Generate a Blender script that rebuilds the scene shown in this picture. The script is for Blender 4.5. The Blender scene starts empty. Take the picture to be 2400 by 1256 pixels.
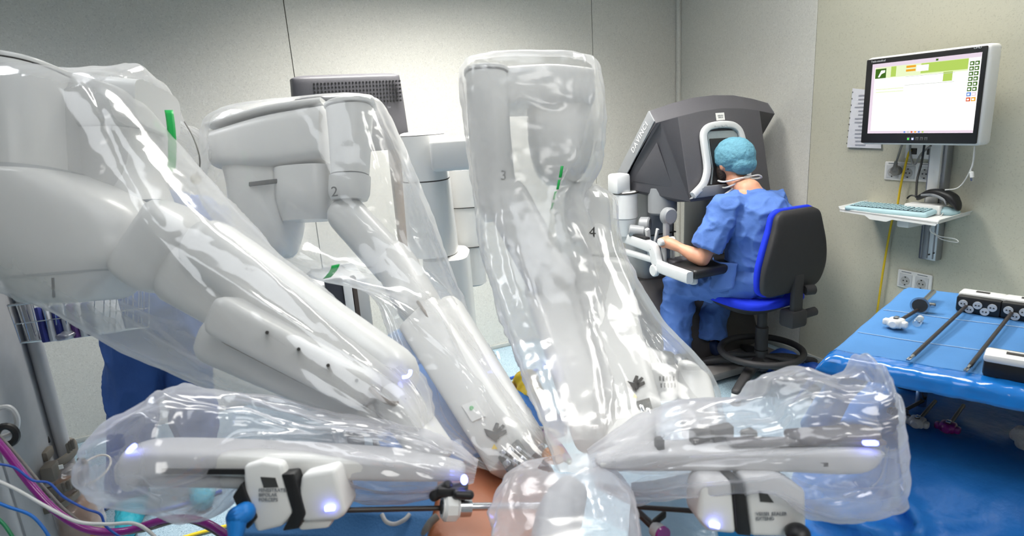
import bpy, bmesh, math, random
import numpy as np
from mathutils import Vector, Matrix
random.seed(7)
SC = bpy.context.scene
COL = SC.collection
PI = math.pi
# ------------------------------------------------------------------ camera
F_PX, CX, CY = 1400.0, 1200.0, 628.0
def _n(v): v = np.array(v, float); return v/np.linalg.norm(v)
_down = _n([1573-CX, 6228-CY, F_PX]); _r2 = _n([560-CX, 313-CY, F_PX])
_Z = -_down; _Y = _n(_r2-(_r2@_Z)*_Z); _X = np.cross(_Y, _Z)
ROT = np.array([_X, _Y, _Z])          # camera (right, down, forward) -> world
CAM = np.array([0, 0, 1.6])
RIGHT, UP, FWD = ROT[:, 0], -ROT[:, 1], ROT[:, 2]
cam_d = bpy.data.cameras.new('camera'); cam = bpy.data.objects.new('camera', cam_d); COL.objects.link(cam)
cam_d.sensor_width = 36; cam_d.lens = F_PX/2400*36; cam_d.clip_start = .02
M3 = Matrix(((RIGHT[0], UP[0], -FWD[0]), (RIGHT[1], UP[1], -FWD[1]), (RIGHT[2], UP[2], -FWD[2])))
cam.matrix_world = Matrix.Translation(CAM) @ M3.to_4x4()
cam_d.dof.use_dof = True; cam_d.dof.focus_distance = 3.3; cam_d.dof.aperture_fstop = 5.6
SC.camera = cam
# ------------------------------------------------------------------ light
vs = SC.view_settings
vs.view_transform = 'Standard'; vs.look = 'None'; vs.gamma = 1; vs.use_curve_mapping = False
vs.exposure = 0.04
SC.cycles.transparent_max_bounces = 24; SC.cycles.max_bounces = 4; SC.cycles.diffuse_bounces = 3; SC.cycles.glossy_bounces = 2
SC.cycles.use_adaptive_sampling = True; SC.cycles.adaptive_threshold = .1; SC.cycles.adaptive_min_samples = 8; SC.cycles.use_denoising = True
SC.cycles.caustics_reflective = False; SC.cycles.caustics_refractive = False
W = bpy.data.worlds.new('world'); SC.world = W; W.use_nodes = True
W.node_tree.nodes['Background'].inputs[0].default_value = (.82, .86, 1, 1)
W.node_tree.nodes['Background'].inputs[1].default_value = .12
def area(name, loc, sx, sy, power, col=(1, .98, .94), spread=150, aim=None):
    l = bpy.data.lights.new(name, 'AREA'); l.shape = 'RECTANGLE'; l.size = sx; l.size_y = sy
    l.energy = power; l.color = col; l.spread = math.radians(spread)
    o = bpy.data.objects.new(name, l); COL.objects.link(o); o.location = loc
    if aim is not None: o.rotation_euler = (Vector(aim)-Vector(loc)).to_track_quat('-Z', 'Y').to_euler()
    return o
area('ceiling_area_light', (1.0, 2.75, 2.97), 1.5, .5, 64, (1, .97, .91), 112)
area('ceiling_area_light', (.2, 1.0, 2.97), 1.2, 1.2, 11, (.93, .96, 1), 150)
area('ceiling_area_light', (2.3, 1.7, 2.97), .6, 1.2, 24, (1, .98, .93), 150)
area('ceiling_area_light', (.8, -1.2, 2.97), 1.8, 1.2, 40, (1, .98, .95), 160)  # unseen fill lamp behind the camera, added to brighten foreground and lower drape
area('ceiling_area_light', (-1.4, 2.3, 2.97), 1.2, .6, 19, (.95, .97, 1), 130)
# ------------------------------------------------------------------ geometry helpers
def at(px, py, d): return CAM + d*(ROT @ np.array([(px-CX)/F_PX, (py-CY)/F_PX, 1.0]))
def hit(px, py, ax, val):
    r = ROT @ np.array([(px-CX)/F_PX, (py-CY)/F_PX, 1.0]); return CAM + r*((val-CAM[ax])/r[ax])
A3 = lambda *v: np.array(v, float)
_rng = np.random.RandomState(11); _perm = np.concatenate([_rng.permutation(256)]*3); _g = _rng.normal(size=(256, 3)); _g /= np.linalg.norm(_g, axis=1)[:, None]
def perlin(p):
    p = np.asarray(p, float); i = np.floor(p).astype(int); f = p-i; i &= 255; u = f*f*f*(f*(f*6-15)+10)
    def g(dx, dy, dz):
        h = _perm[_perm[_perm[i[..., 0]+dx]+i[..., 1]+dy]+i[..., 2]+dz]; gg = _g[h]
        return gg[..., 0]*(f[..., 0]-dx)+gg[..., 1]*(f[..., 1]-dy)+gg[..., 2]*(f[..., 2]-dz)
    L = lambda a, b, t: a+t*(b-a)
    x0 = L(g(0,0,0), g(1,0,0), u[...,0]); x1 = L(g(0,1,0), g(1,1,0), u[...,0]); x2 = L(g(0,0,1), g(1,0,1), u[...,0]); x3 = L(g(0,1,1), g(1,1,1), u[...,0])
    return L(L(x0, x1, u[...,1]), L(x2, x3, u[...,1]), u[...,2])
def ridged(p): return 1-2*np.abs(perlin(p))
class MB:
    def __init__(s): s.v = []; s.f = []
    def add(s, v, f):
        o = len(s.v); s.v += [tuple(map(float, q)) for q in v]; s.f += [tuple(i+o for i in q) for q in f]; return s
    def box(s, c, size, ax=None, bev=0, seg=2):
        c = np.array(c, float); h = np.array(size, float)/2
        ax = np.eye(3) if ax is None else np.array(ax, float)
        if bev <= 0:
            v = [c+ax[0]*h[0]*a+ax[1]*h[1]*b+ax[2]*h[2]*e for a in (-1, 1) for b in (-1, 1) for e in (-1, 1)]
            return s.add(v, [(0,1,3,2),(4,6,7,5),(0,4,5,1),(2,3,7,6),(0,2,6,4),(1,5,7,3)])
        bm = bmesh.new(); bmesh.ops.create_cube(bm, size=1)
        for q in bm.verts: q.co = Vector((q.co[0]*2*h[0], q.co[1]*2*h[1], q.co[2]*2*h[2]))
        bmesh.ops.bevel(bm, geom=list(bm.edges), offset=min(bev, .49*2*min(h)), segments=seg, profile=.5, affect='EDGES')
        bm.verts.index_update()
        v = [c+ax[0]*q.co[0]+ax[1]*q.co[1]+ax[2]*q.co[2] for q in bm.verts]
        s.add(v, [tuple(q.index for q in fc.verts) for fc in bm.faces]); bm.free(); return s
    def loft(s, secs, m=None, n=24, cap0='flat', cap1='flat', disp=None, rl=None):
        """secs: (centre, u, v, exponent); smooth tube through them"""
        C_ = np.array([q[0] for q in secs], float); U = np.array([q[1] for q in secs], float); V = np.array([q[2] for q in secs], float)
        E = np.array([q[3] if len(q) > 3 else 2. for q in secs], float)
        k = len(secs); m = m or k
        if m == k: T = np.arange(k, dtype=float)
        else: T = np.linspace(0, k-1, m)
        def ip(Q):
            i = np.minimum(T.astype(int), k-2); t = T-i
            g = lambda j: Q[np.clip(i+j, 0, k-1)]
            a, b, c_, d = g(-1), g(0), g(1), g(2); t = t.reshape((-1,)+(1,)*(Q.ndim-1))
            return .5*((2*b)+(c_-a)*t+(2*a-5*b+4*c_-d)*t*t+(3*b-a-3*c_+d)*t**3)
        if m == k: c_, u, v, e = C_, U, V, E
        else: c_, u, v, e = ip(C_), ip(U), ip(V), np.clip(ip(E), 1.5, 12)
        def rounded(c0, u0, v0, e0, dirv, L):
            o = []
            for q in (.35, .65, .87, .97):
                r = math.sqrt(max(0, 1-q*q)); o.append((c0+dirv*L*q, u0*r, v0*r, e0))
            return o
        rows = [(c_[i], u[i], v[i], e[i]) for i in range(len(c_))]
        nl = lambda w: w/(np.linalg.norm(w)+1e-9)
        if cap0 == 'round':
            L = rl or min(np.linalg.norm(u[0]), np.linalg.norm(v[0])); rows = rounded(c_[0], u[0], v[0], e[0], nl(c_[0]-c_[1]), L)[::-1]+rows
        if cap1 == 'round':
            L = rl or min(np.linalg.norm(u[-1]), np.linalg.norm(v[-1])); rows = rows+rounded(c_[-1], u[-1], v[-1], e[-1], nl(c_[-1]-c_[-2]), L)
        a = np.arange(n)*2*PI/n; ca, sa = np.cos(a), np.sin(a); P = []
        for (cc, uu, vv, ee) in rows:
            x = np.sign(ca)*np.abs(ca)**(2/ee); y = np.sign(sa)*np.abs(sa)**(2/ee)
            P.append(cc+np.outer(x, uu)+np.outer(y, vv))
        P = np.array(P)
        if disp is not None: P = disp(P)
        R_ = len(P); fs = [(i*n+j, i*n+(j+1) % n, (i+1)*n+(j+1) % n, (i+1)*n+j) for i in range(R_-1) for j in range(n)]
        vv = list(P.reshape(-1, 3))
        if cap0 in ('flat', 'round'): fs.append(tuple(range(n))[::-1])
        if cap1 in ('flat', 'round'): fs.append(tuple((R_-1)*n+j for j in range(n)))
        return s.add(vv, fs)
    def cyl(s, p0, p1, r0, r1=None, n=20, cap='flat', bev=0):
        p0, p1 = np.array(p0, float), np.array(p1, float); r1 = r0 if r1 is None else r1
        d = _n(p1-p0); a = _n(np.cross(d, [0, 0, 1] if abs(d[2]) < .9 else [1, 0, 0])); b = np.cross(d, a)
        if bev:
            L = np.linalg.norm(p1-p0)
            se = [(p0, a*(r0-bev), b*(r0-bev), 2), (p0+d*bev, a*r0, b*r0, 2), (p1-d*bev, a*r1, b*r1, 2), (p1, a*(r1-bev), b*(r1-bev), 2)]
            return s.loft(se, n=n)
        return s.loft([(p0, a*r0, b*r0, 2), (p1, a*r1, b*r1, 2)], n=n, cap0=cap, cap1=cap)
    def tube(s, pts, r, n=8, m=None, closed=False):
        pts = np.array(pts, float); k = len(pts)
        if m:
            T = np.linspace(0, k-1, m); i = np.minimum(T.astype(int), k-2); t = (T-i)[:, None]; g = lambda j: pts[np.clip(i+j, 0, k-1)]
            a, b, c_, d = g(-1), g(0), g(1), g(2); pts = .5*((2*b)+(c_-a)*t+(2*a-5*b+4*c_-d)*t*t+(3*b-a-3*c_+d)*t**3)
        k = len(pts); up = None; rows = []; rr = np.full(k, r) if np.isscalar(r) else np.interp(np.linspace(0, 1, k), np.linspace(0, 1, len(r)), r)
        for i in range(k):
            if closed: d = _n(pts[(i+1) % k]-pts[i-1])
            else: d = _n(pts[min(i+1, k-1)]-pts[max(i-1, 0)])
            if up is None: up = _n(np.cross(d, [0, 0, 1] if abs(d[2]) < .9 else [1, 0, 0]))
            up = _n(up-(up@d)*d); b = np.cross(d, up)
            rows.append([pts[i]+rr[i]*(math.cos(q*2*PI/n)*up+math.sin(q*2*PI/n)*b) for q in range(n)])
        v = [p for r_ in rows for p in r_]; e = k if closed else k-1
        f = [(i*n+j, i*n+(j+1) % n, ((i+1) % k)*n+(j+1) % n, ((i+1) % k)*n+j) for i in range(e) for j in range(n)]
        if not closed: f += [tuple(range(n))[::-1], tuple((k-1)*n+j for j in range(n))]
        return s.add(v, f)
    def ell(s, c, r, ax=None, n=20, m=12):
        c = np.array(c, float); r = np.array(r if not np.isscalar(r) else (r, r, r), float); ax = np.eye(3) if ax is None else np.array(ax, float)
        v = []; f = []
        for i in range(1, m):
            t = PI*i/m
            for j in range(n):
                p = 2*PI*j/n; q = A3(math.sin(t)*math.cos(p), math.sin(t)*math.sin(p), math.cos(t))*r; v.append(c+q@ax)
        for i in range(m-2):
            for j in range(n): f.append((i*n+j, (i+1)*n+j, (i+1)*n+(j+1) % n, i*n+(j+1) % n))
        v += [c+A3(0, 0, r[2])@ax, c-A3(0, 0, r[2])@ax]; a = len(v)-2
        for j in range(n): f.append((a, j, (j+1) % n)); f.append((a+1, (m-2)*n+(j+1) % n, (m-2)*n+j))
        return s.add(v, f)
    def cap(s, p0, r0, p1, r1, n=14):
        p0, p1 = np.array(p0, float), np.array(p1, float); s.cyl(p0, p1, r0, r1, n=n); s.ell(p0, r0*1.001, n=n, m=8); return s.ell(p1, r1*1.001, n=n, m=8)
    def chain(s, pts, rs, n=14):
        for i in range(len(pts)-1): s.cap(pts[i], rs[i], pts[i+1], rs[i+1], n)
        return s
    def prism(s, poly, off):
        """polygon of 3-D points extruded by vector off"""
        k = len(poly); poly = [np.array(p, float) for p in poly]; off = np.array(off, float)
        return s.add(poly+[p+off for p in poly], [tuple(range(k))[::-1], tuple(range(k, 2*k))]+[(i, (i+1) % k, k+(i+1) % k, k+i) for i in range(k)])
    def grid(s, P):
        a, b = P.shape[:2]
        return s.add(P.reshape(-1, 3), [(i*b+j, (i+1)*b+j, (i+1)*b+j+1, i*b+j+1) for i in range(a-1) for j in range(b-1)])
def root_of(o):
    while o.parent: o = o.parent
    return o
def crease(sc, amp, st=(1, 1, 1), seed=0.0, pw=3):
    def f(co, no):
        p = co*np.array(st)*sc+seed; w = p+.6*np.stack([perlin(p*.6+9), perlin(p*.6+21), perlin(p*.6+33)], -1)
        return amp*(np.clip(1-np.abs(perlin(w))*2.6, 0, 1)**pw-.25)+amp*.7*perlin(p*.7+5)
    return f
def build(name, mb, mat, parent=None, smooth=True, bevel=0, solid=0, ang=40, label=None, seg=2, kind=None):
    V = np.array(mb.v)
    if parent is not None: off = np.array(root_of(parent).location)
    else: off = A3((V[:, 0].min()+V[:, 0].max())/2, (V[:, 1].min()+V[:, 1].max())/2, V[:, 2].min())
    me = bpy.data.meshes.new(name); me.from_pydata([tuple(q) for q in V-off], [], mb.f); me.validate(); me.update()
    bm = bmesh.new(); bm.from_mesh(me); bmesh.ops.recalc_face_normals(bm, faces=bm.faces)
    if bevel:
        es = [e for e in bm.edges if len(e.link_faces) == 2 and e.calc_face_angle(0) > math.radians(25)]
        bmesh.ops.bevel(bm, geom=es, offset=bevel, segments=seg, profile=.5, affect='EDGES', clamp_overlap=True)
    bm.to_mesh(me); bm.free()
    if smooth:
        me.polygons.foreach_set('use_smooth', [True]*len(me.polygons))
        if ang < 180: me.set_sharp_from_angle(angle=math.radians(ang))
    me.materials.append(mat)
    o = bpy.data.objects.new(name, me); COL.objects.link(o)
    if parent is not None: o.parent = parent
    else: o.location = off
    if solid:
        md = o.modifiers.new('Solidify', 'SOLIDIFY'); md.thickness = solid; md.offset = 0
    if label: o['label'] = label
    if kind: o['kind'] = kind
    return o
def tag(o, label=None, cat=None, group=None, kind=None):
    if label: o['label'] = label
    if cat: o['category'] = cat
    if group: o['group'] = group
    if kind: o['kind'] = kind
    return o
def thing(name, label, cat, loc, group=None):
    o = bpy.data.objects.new(name, None); COL.objects.link(o); o.location = tuple(map(float, loc)); o.empty_display_size = .1
    return tag(o, label, cat, group)
def struct(name, mb, mat, **k): return tag(build(name, mb, mat, **k), kind='structure')
def fuse(mb, voxel=.012, smooth=4, disp=None):
    me = bpy.data.meshes.new('tmp'); me.from_pydata(mb.v, [], mb.f); me.update()
    bm = bmesh.new(); bm.from_mesh(me); bmesh.ops.recalc_face_normals(bm, faces=bm.faces); bm.to_mesh(me); bm.free()
    o = bpy.data.objects.new('tmp', me); COL.objects.link(o)
    r = o.modifiers.new('r', 'REMESH'); r.mode = 'VOXEL'; r.voxel_size = voxel
    q = o.modifiers.new('s', 'SMOOTH'); q.iterations = smooth; q.factor = .5
    ev = o.evaluated_get(bpy.context.evaluated_depsgraph_get()); m2 = ev.to_mesh()
    k = len(m2.vertices); co = np.empty(k*3); m2.vertices.foreach_get('co', co); co = co.reshape(-1, 3)
    no = np.empty(k*3); m2.vertices.foreach_get('normal', no); no = no.reshape(-1, 3)
    fs = [tuple(p.vertices) for p in m2.polygons]; ev.to_mesh_clear()
    bpy.data.objects.remove(o); bpy.data.meshes.remove(me)
    if disp is not None: co = co+no*disp(co, no)[:, None]
    out = MB(); out.v = [tuple(x) for x in co]; out.f = fs; return out
def text(name, body, size, origin, xdir, ydir, mat, parent, depth=.0006, align='CENTER', spacing=1.0, xs=1.0):
    cu = bpy.data.curves.new('t', 'FONT'); cu.body = body; cu.size = size; cu.align_x = align; cu.align_y = 'CENTER'; cu.extrude = depth; cu.space_character = spacing; cu.resolution_u = 3
    o = bpy.data.objects.new('t', cu); COL.objects.link(o)
    ev = o.evaluated_get(bpy.context.evaluated_depsgraph_get()); m = ev.to_mesh()
    xd, yd = _n(xdir), _n(ydir); zd = np.cross(xd, yd); mb = MB()
    mb.add([np.array(origin)+xd*v.co[0]*xs+yd*v.co[1]+zd*v.co[2] for v in m.vertices], [tuple(p.vertices) for p in m.polygons])
    ev.to_mesh_clear(); bpy.data.objects.remove(o); bpy.data.curves.remove(cu)
    return build(name, mb, mat, parent, smooth=False)
# ------------------------------------------------------------------ materials
def newmat(name):
    m = bpy.data.materials.new(name); m.use_nodes = True; nt = m.node_tree; nt.nodes.clear()
    return m, nt, lambda t, **k: _node(nt, t, k)
def _node(nt, t, k):
    n = nt.nodes.new(t)
    for a, b in k.items():
        if a.startswith('i_'): n.inputs[a[2:].replace('_', ' ')].default_value = b
        else: setattr(n, a, b)
    return n
def srgb(r, g, b): return tuple(((c/255)/12.92 if c/255 <= .04045 else ((c/255+.055)/1.055)**2.4) for c in (r, g, b))+(1,)
MATS = {}
def mat(name, rgb, rough=.5, metal=0, var=.04, scale=30, bump=0, bscale=None, spec=.5, coat=0, speck=None, emit=None, sss=0):
    if name in MATS: return MATS[name]
    m, nt, N = newmat(name); L = nt.links.new; c = srgb(*rgb)
    out = N('ShaderNodeOutputMaterial'); b = N('ShaderNodeBsdfPrincipled'); L(b.outputs[0], out.inputs[0])
    tc = N('ShaderNodeTexCoord'); nz = N('ShaderNodeTexNoise'); nz.inputs['Scale'].default_value = scale; nz.inputs['Detail'].default_value = 2
    L(tc.outputs['Object'], nz.inputs['Vector'])
    mx = N('ShaderNodeMix', data_type='RGBA'); mx.inputs[6].default_value = tuple(q*(1-var*2) for q in c[:3])+(1,); mx.inputs[7].default_value = tuple(min(1, q*(1+var*2)) for q in c[:3])+(1,)
    L(nz.outputs['Fac'], mx.inputs[0]); col = mx.outputs[2]
    if speck:
        for (rgb2, sc, th) in speck:
            z2 = N('ShaderNodeTexNoise'); z2.inputs['Scale'].default_value = sc; z2.inputs['Detail'].default_value = 1; L(tc.outputs['Object'], z2.inputs['Vector'])
            rp = N('ShaderNodeValToRGB'); rp.color_ramp.elements[0].position = th; rp.color_ramp.elements[1].position = th+.04; L(z2.outputs['Fac'], rp.inputs[0])
            m2 = N('ShaderNodeMix', data_type='RGBA'); L(rp.outputs[0], m2.inputs[0]); L(col, m2.inputs[6]); m2.inputs[7].default_value = srgb(*rgb2); col = m2.outputs[2]
    L(col, b.inputs['Base Color']); b.inputs['Roughness'].default_value = rough; b.inputs['Metallic'].default_value = metal
    b.inputs['Specular IOR Level'].default_value = spec; b.inputs['Coat Weight'].default_value = coat
    if sss: b.inputs['Subsurface Weight'].default_value = sss; b.inputs['Subsurface Radius'].default_value = (.02, .008, .004)
    if bump:
        bz = N('ShaderNodeTexNoise'); bz.inputs['Scale'].default_value = bscale or scale; bz.inputs['Detail'].default_value = 3; L(tc.outputs['Object'], bz.inputs['Vector'])
        bp = N('ShaderNodeBump'); bp.inputs['Strength'].default_value = bump; bp.inputs['Distance'].default_value = .01; L(bz.outputs['Fac'], bp.inputs['Height']); L(bp.outputs[0], b.inputs['Normal'])
    if emit: b.inputs['Emission Color'].default_value = srgb(*emit[0]); b.inputs['Emission Strength'].default_value = emit[1]
    MATS[name] = m; return m
def plastic(name, tint=(1, 1, 1), milk=.22, edge=.66, rough=.10, bump=.13, bscale=9, gloss=.07):
    m, nt, N = newmat(name); L = nt.links.new
    out = N('ShaderNodeOutputMaterial'); tr = N('ShaderNodeBsdfTransparent'); tr.inputs[0].default_value = tuple(.985*t for t in tint)+(1,)
    df = N('ShaderNodeBsdfDiffuse'); df.inputs[0].default_value = tuple(.88*t for t in tint)+(1,); tl = N('ShaderNodeBsdfTranslucent'); tl.inputs[0].default_value = tuple(.88*t for t in tint)+(1,)
    gl = N('ShaderNodeBsdfGlossy'); gl.inputs['Roughness'].default_value = rough; gl.inputs['Color'].default_value = (1, 1, 1, 1)
    tc = N('ShaderNodeTexCoord'); hs = []
    for sc, ty, w in ((bscale, 'RIDGED_MULTIFRACTAL', 1.),):
        nz = N('ShaderNodeTexNoise', noise_type=ty); nz.inputs['Scale'].default_value = sc; nz.inputs['Detail'].default_value = 2; nz.inputs['Distortion'].default_value = .5; L(tc.outputs['Object'], nz.inputs['Vector'])
        mu = N('ShaderNodeMath', operation='MULTIPLY'); mu.inputs[1].default_value = w; L(nz.outputs['Fac'], mu.inputs[0]); hs.append(mu)
    ad = hs[0]
    bp = N('ShaderNodeBump'); bp.inputs['Strength'].default_value = bump; bp.inputs['Distance'].default_value = .02; L(ad.outputs[0], bp.inputs['Height'])
    for s in (df, tl, gl): L(bp.outputs[0], s.inputs['Normal'])
    lw = N('ShaderNodeLayerWeight'); lw.inputs[0].default_value = .5
    lb = N('ShaderNodeLayerWeight'); lb.inputs[0].default_value = .5; L(bp.outputs[0], lb.inputs['Normal'])
    pw = N('ShaderNodeMath', operation='POWER'); pw.inputs[1].default_value = 2.2; L(lw.outputs['Facing'], pw.inputs[0])
    mr = N('ShaderNodeMapRange'); mr.inputs['To Min'].default_value = milk; mr.inputs['To Max'].default_value = edge; L(pw.outputs[0], mr.inputs['Value'])
    p5 = N('ShaderNodeMath', operation='POWER'); p5.inputs[1].default_value = 4; L(lb.outputs['Facing'], p5.inputs[0])
    m5 = N('ShaderNodeMapRange'); m5.inputs['To Min'].default_value = gloss; m5.inputs['To Max'].default_value = .38; L(p5.outputs[0], m5.inputs['Value'])
    a = N('ShaderNodeMixShader'); a.inputs[0].default_value = .5; L(df.outputs[0], a.inputs[1]); L(tl.outputs[0], a.inputs[2])
    b = N('ShaderNodeMixShader'); L(mr.outputs[0], b.inputs[0]); L(tr.outputs[0], b.inputs[1]); L(a.outputs[0], b.inputs[2])
    c = N('ShaderNodeMixShader'); L(m5.outputs[0], c.inputs[0]); L(b.outputs[0], c.inputs[1]); L(gl.outputs[0], c.inputs[2])
    L(c.outputs[0], out.inputs[0]); return m
def glow(name, rgb, s):
    m, nt, N = newmat(name); o = N('ShaderNodeOutputMaterial'); e = N('ShaderNodeEmission'); e.inputs[0].default_value = srgb(*rgb); e.inputs[1].default_value = s; nt.links.new(e.outputs[0], o.inputs[0]); return m
WALL = mat('wall_vinyl', (214, 213, 206), .62, var=.03, scale=60, bump=.06, bscale=160, speck=[((204, 203, 197), 140, .60), ((221, 220, 214), 110, .62)])
WALLG = mat('wall_vinyl_green', (200, 198, 180), .62, var=.02, scale=60, bump=.05, bscale=160, speck=[((190, 188, 170), 140, .62)])
FLOORM = mat('floor_vinyl', (158, 182, 196), .34, var=.05, scale=20, speck=[((95, 120, 140), 150, .62), ((190, 208, 218), 120, .63)])
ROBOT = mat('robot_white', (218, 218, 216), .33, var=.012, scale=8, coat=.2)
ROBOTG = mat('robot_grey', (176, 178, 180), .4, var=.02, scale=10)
SEAM = mat('dark_seam', (58, 56, 54), .6)
SEAMB = mat('brown_seam', (112, 98, 84), .6)
BLACK = mat('black_plastic', (28, 28, 30), .42, var=.06)
DGREY = mat('console_charcoal', (84, 83, 88), .5, var=.03, scale=90, bump=.05, bscale=300)
MGREY = mat('console_grey', (142, 145, 149), .4, var=.02)
LGREY = mat('light_grey_plastic', (205, 207, 209), .38, var=.02)
WHITE = mat('white_plastic', (236, 236, 234), .35, var=.01)
STEEL = mat('steel', (196, 198, 202), .22, metal=1, var=.03)
ALU = mat('aluminium', (172, 174, 178), .35, metal=.85, var=.03)
SHAFT = mat('instrument_shaft', (52, 46, 44), .35, var=.06)
SCRUB = mat('scrub_blue', (84, 118, 186), .78, var=.05, scale=14, bump=.25, bscale=35, spec=.25)
NAVY = mat('scrub_navy', (46, 76, 134), .78, var=.07, scale=12, bump=.3, bscale=30, spec=.25)
CAPM = mat('cap_teal', (100, 152, 172), .75, var=.12, scale=60, bump=.5, bscale=70, spec=.2)
SKIN = mat('skin', (206, 150, 122), .5, var=.05, scale=25, sss=.12, bump=.05, bscale=120)
SKINB = mat('belly_skin', (186, 116, 82), .42, var=.07, scale=14, sss=.12, bump=.05, bscale=90, speck=[((180, 84, 70), 9, .72)])
HAIR = mat('dark_hair', (38, 28, 24), .7, bump=.5, bscale=140)
CHAIRBLUE = mat('chair_blue', (34, 58, 214), .8, var=.05, bump=.1, bscale=400, spec=.2)
CHAIRBLK = mat('chair_black', (44, 43, 45), .62, var=.06, bump=.1, bscale=300)
DRAPEB = mat('drape_blue', (80, 134, 192), .72, var=.05, scale=8, bump=.15, bscale=220, spec=.25)
DRAPEF = mat('drape_film_blue', (26, 118, 204), .16, var=.06, scale=10, bump=.35, bscale=16, coat=.5)
DRAPED = mat('drape_low_blue', (44, 124, 208), .42, var=.06, scale=8, bump=.2, bscale=40, spec=.35)
CABLEY = mat('cable_yellow', (236, 200, 36), .45)
CABLEW = mat('cable_white', (222, 222, 220), .4)
CABLEB = mat('cable_blue', (34, 84, 178), .4)
CABLEK = mat('cable_black', (22, 22, 24), .4)
CABLEG = mat('cable_grey', (132, 130, 126), .45)
CABLEM = mat('hose_magenta', (150, 34, 140), .25, coat=.4)
CABLEN = mat('cable_green', (30, 130, 84), .4)
GREENT = mat('green_tape', (22, 178, 82), .45)
LED = glow('led_blue', (120, 130, 255), 9)
FILM = plastic('drape_film')
FILMC = plastic('drape_film_clear', milk=.17, edge=.64, gloss=.055)
FILM3 = plastic('drape_film_milky', milk=.36, edge=.74, rough=.15, gloss=.05)
FILMD = plastic('drape_film_mid', milk=.15, edge=.64, gloss=.045, rough=.12)
FILM2 = plastic('drape_film_front', (.97, .97, 1.0), .25, .68, .13, .2, 10)
PACK = plastic('pack_film', (.95, .96, 1), .3, .7, .2, .6, 30)
# ------------------------------------------------------------------ setting
YB, XR, XL, YF, ZC = 3.78, 3.08, -3.2, -2.6, 3.0
struct('floor', MB().box((0, .6, -.05), (7, 6.8, .1)), FLOORM, smooth=False)
struct('ceiling', MB().box((0, .6, ZC+.05), (7, 6.8, .1)), mat('ceiling_white', (222, 222, 218), .8), smooth=False)
def seam_x(px, py): return hit(px, py, 1, YB)[0]
s1, s2 = seam_x(664, 0), seam_x(1386, 0)
pitch = s2-s1
wb = struct('wall_back', MB().box((0, YB+.06, 1.5), (6.6, .1, 3.0)), SEAM, smooth=False)
edges = [-3.25, s1-pitch*2, s1-pitch, s1, s2, XR+.02]
for a, b in zip(edges[:-1], edges[1:]):
    build('panel', MB().box(((a+b)/2, YB+.0055, 1.5), (b-a-.004, .012, 3.0), bev=.0015, seg=1), WALL, wb)
wr_ = struct('wall_right', MB().box((XR+.06, .6, 1.5), (.1, 6.6, 3.0)), SEAM, smooth=False)
ys = hit(1890, 494, 0, XR)[1]
for a, b, m in ((ys, YB+.01, WALL), (ys-1.9, ys, WALLG), (-2.7, ys-1.9, WALLG)):
    build('panel', MB().box((XR+.0055, (a+b)/2, 1.5), (.012, b-a-.003, 3.0), bev=.0015, seg=1), m, wr_)
wl = struct('wall_left', MB().box((XL-.05, .6, 1.5), (.1, 6.6, 3.0)), WALL, smooth=False)
wf = struct('wall_front', MB().box((0, YF-.05, 1.5), (6.6, .1, 3.0)), WALL, smooth=False)
BASE = mat('baseboard_grey', (186, 188, 184), .5)
struct('baseboard_back', MB().box((-.06, YB-.004, .015), (6.3, .008, .03), bev=.003), BASE)
struct('baseboard_right', MB().box((XR-.005, .6, .018), (.010, 6.3, .036), bev=.003), BASE)
cove = MB().cyl((XR-.012, YB-.012, 0), (XR-.012, YB-.012, 3), .02, n=12)
struct('trim_1', cove, WALL)
# ------------------------------------------------------------------ surgeon console
XC = 2.54
con = thing('surgeon_console', 'dark grey surgeon console with white viewer frame in the corner', 'console', (XC, 3.0, 0))
def mir(p): return A3(2*XC-p[0], p[1], p[2])
# hood: stations across x, each a closed profile (y, z)
st = []
for x, top, fy, by in ((2.10, 1.592, 0, 0), (2.13, 1.60, .0, 0), (2.24, 1.625, -.012, .03), (2.39, 1.65, -.022, .05), (2.54, 1.657, -.026, .06)):
    w = (x-2.10)/.44
    bl = max(0., (2.235-x)/.135)     # cheek: lower front corner slides back towards the side
    fb_y = 2.655-.03*w+bl*.47; fb_z = 1.085+bl*.06
    st.append([(x, 2.825+fy*.6, top), (x, 2.765+fy, 1.525+.055*math.sin(w*PI/2)), (x, fb_y, fb_z), (x, fb_y+.02+.1*(1-bl), fb_z-.012), (x, 3.13+by, 1.13), (x, 3.185+by, 1.19)])
full = st+[[(2*XC-q[0], q[1], q[2]) for q in s_] for s_ in st[-2::-1]]
mb = MB(); k = 6
vv = [q for s_ in full for q in s_]
ff = [(i*k+j, i*k+(j+1) % k, (i+1)*k+(j+1) % k, (i+1)*k+j) for i in range(len(full)-1) for j in range(k)]
ff += [tuple(range(k))[::-1], tuple((len(full)-1)*k+j for j in range(k))]
mb.add(vv, ff)
hood = build('hood', mb, DGREY, con, bevel=.022, seg=3, ang=30)
for sg in (0, 1):
    T1, F1, B1, B2 = A3(2.094, 2.826, 1.594), A3(2.094, 2.775, 1.535), A3(2.094, 3.187, 1.192), A3(2.094, 3.135, 1.132)
    q = [T1, F1, B2, B1]
    if sg: q = [mir(p) for p in q]
    tr = build('side_trim', MB().prism(q, (.012 if not sg else -.012, 0, 0)), MGREY, hood, bevel=.003)
    if not sg:
        dv = _n(T1-B1); text('lettering', 'DAVINCI', .046, B1*.30+T1*.70+_n(F1-T1)*.036+A3(-.0015, 0, 0), dv, _n(B1-T1)*0+_n(np.cross(dv, A3(1, 0, 0))), WHITE, tr, spacing=1.25)
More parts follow.
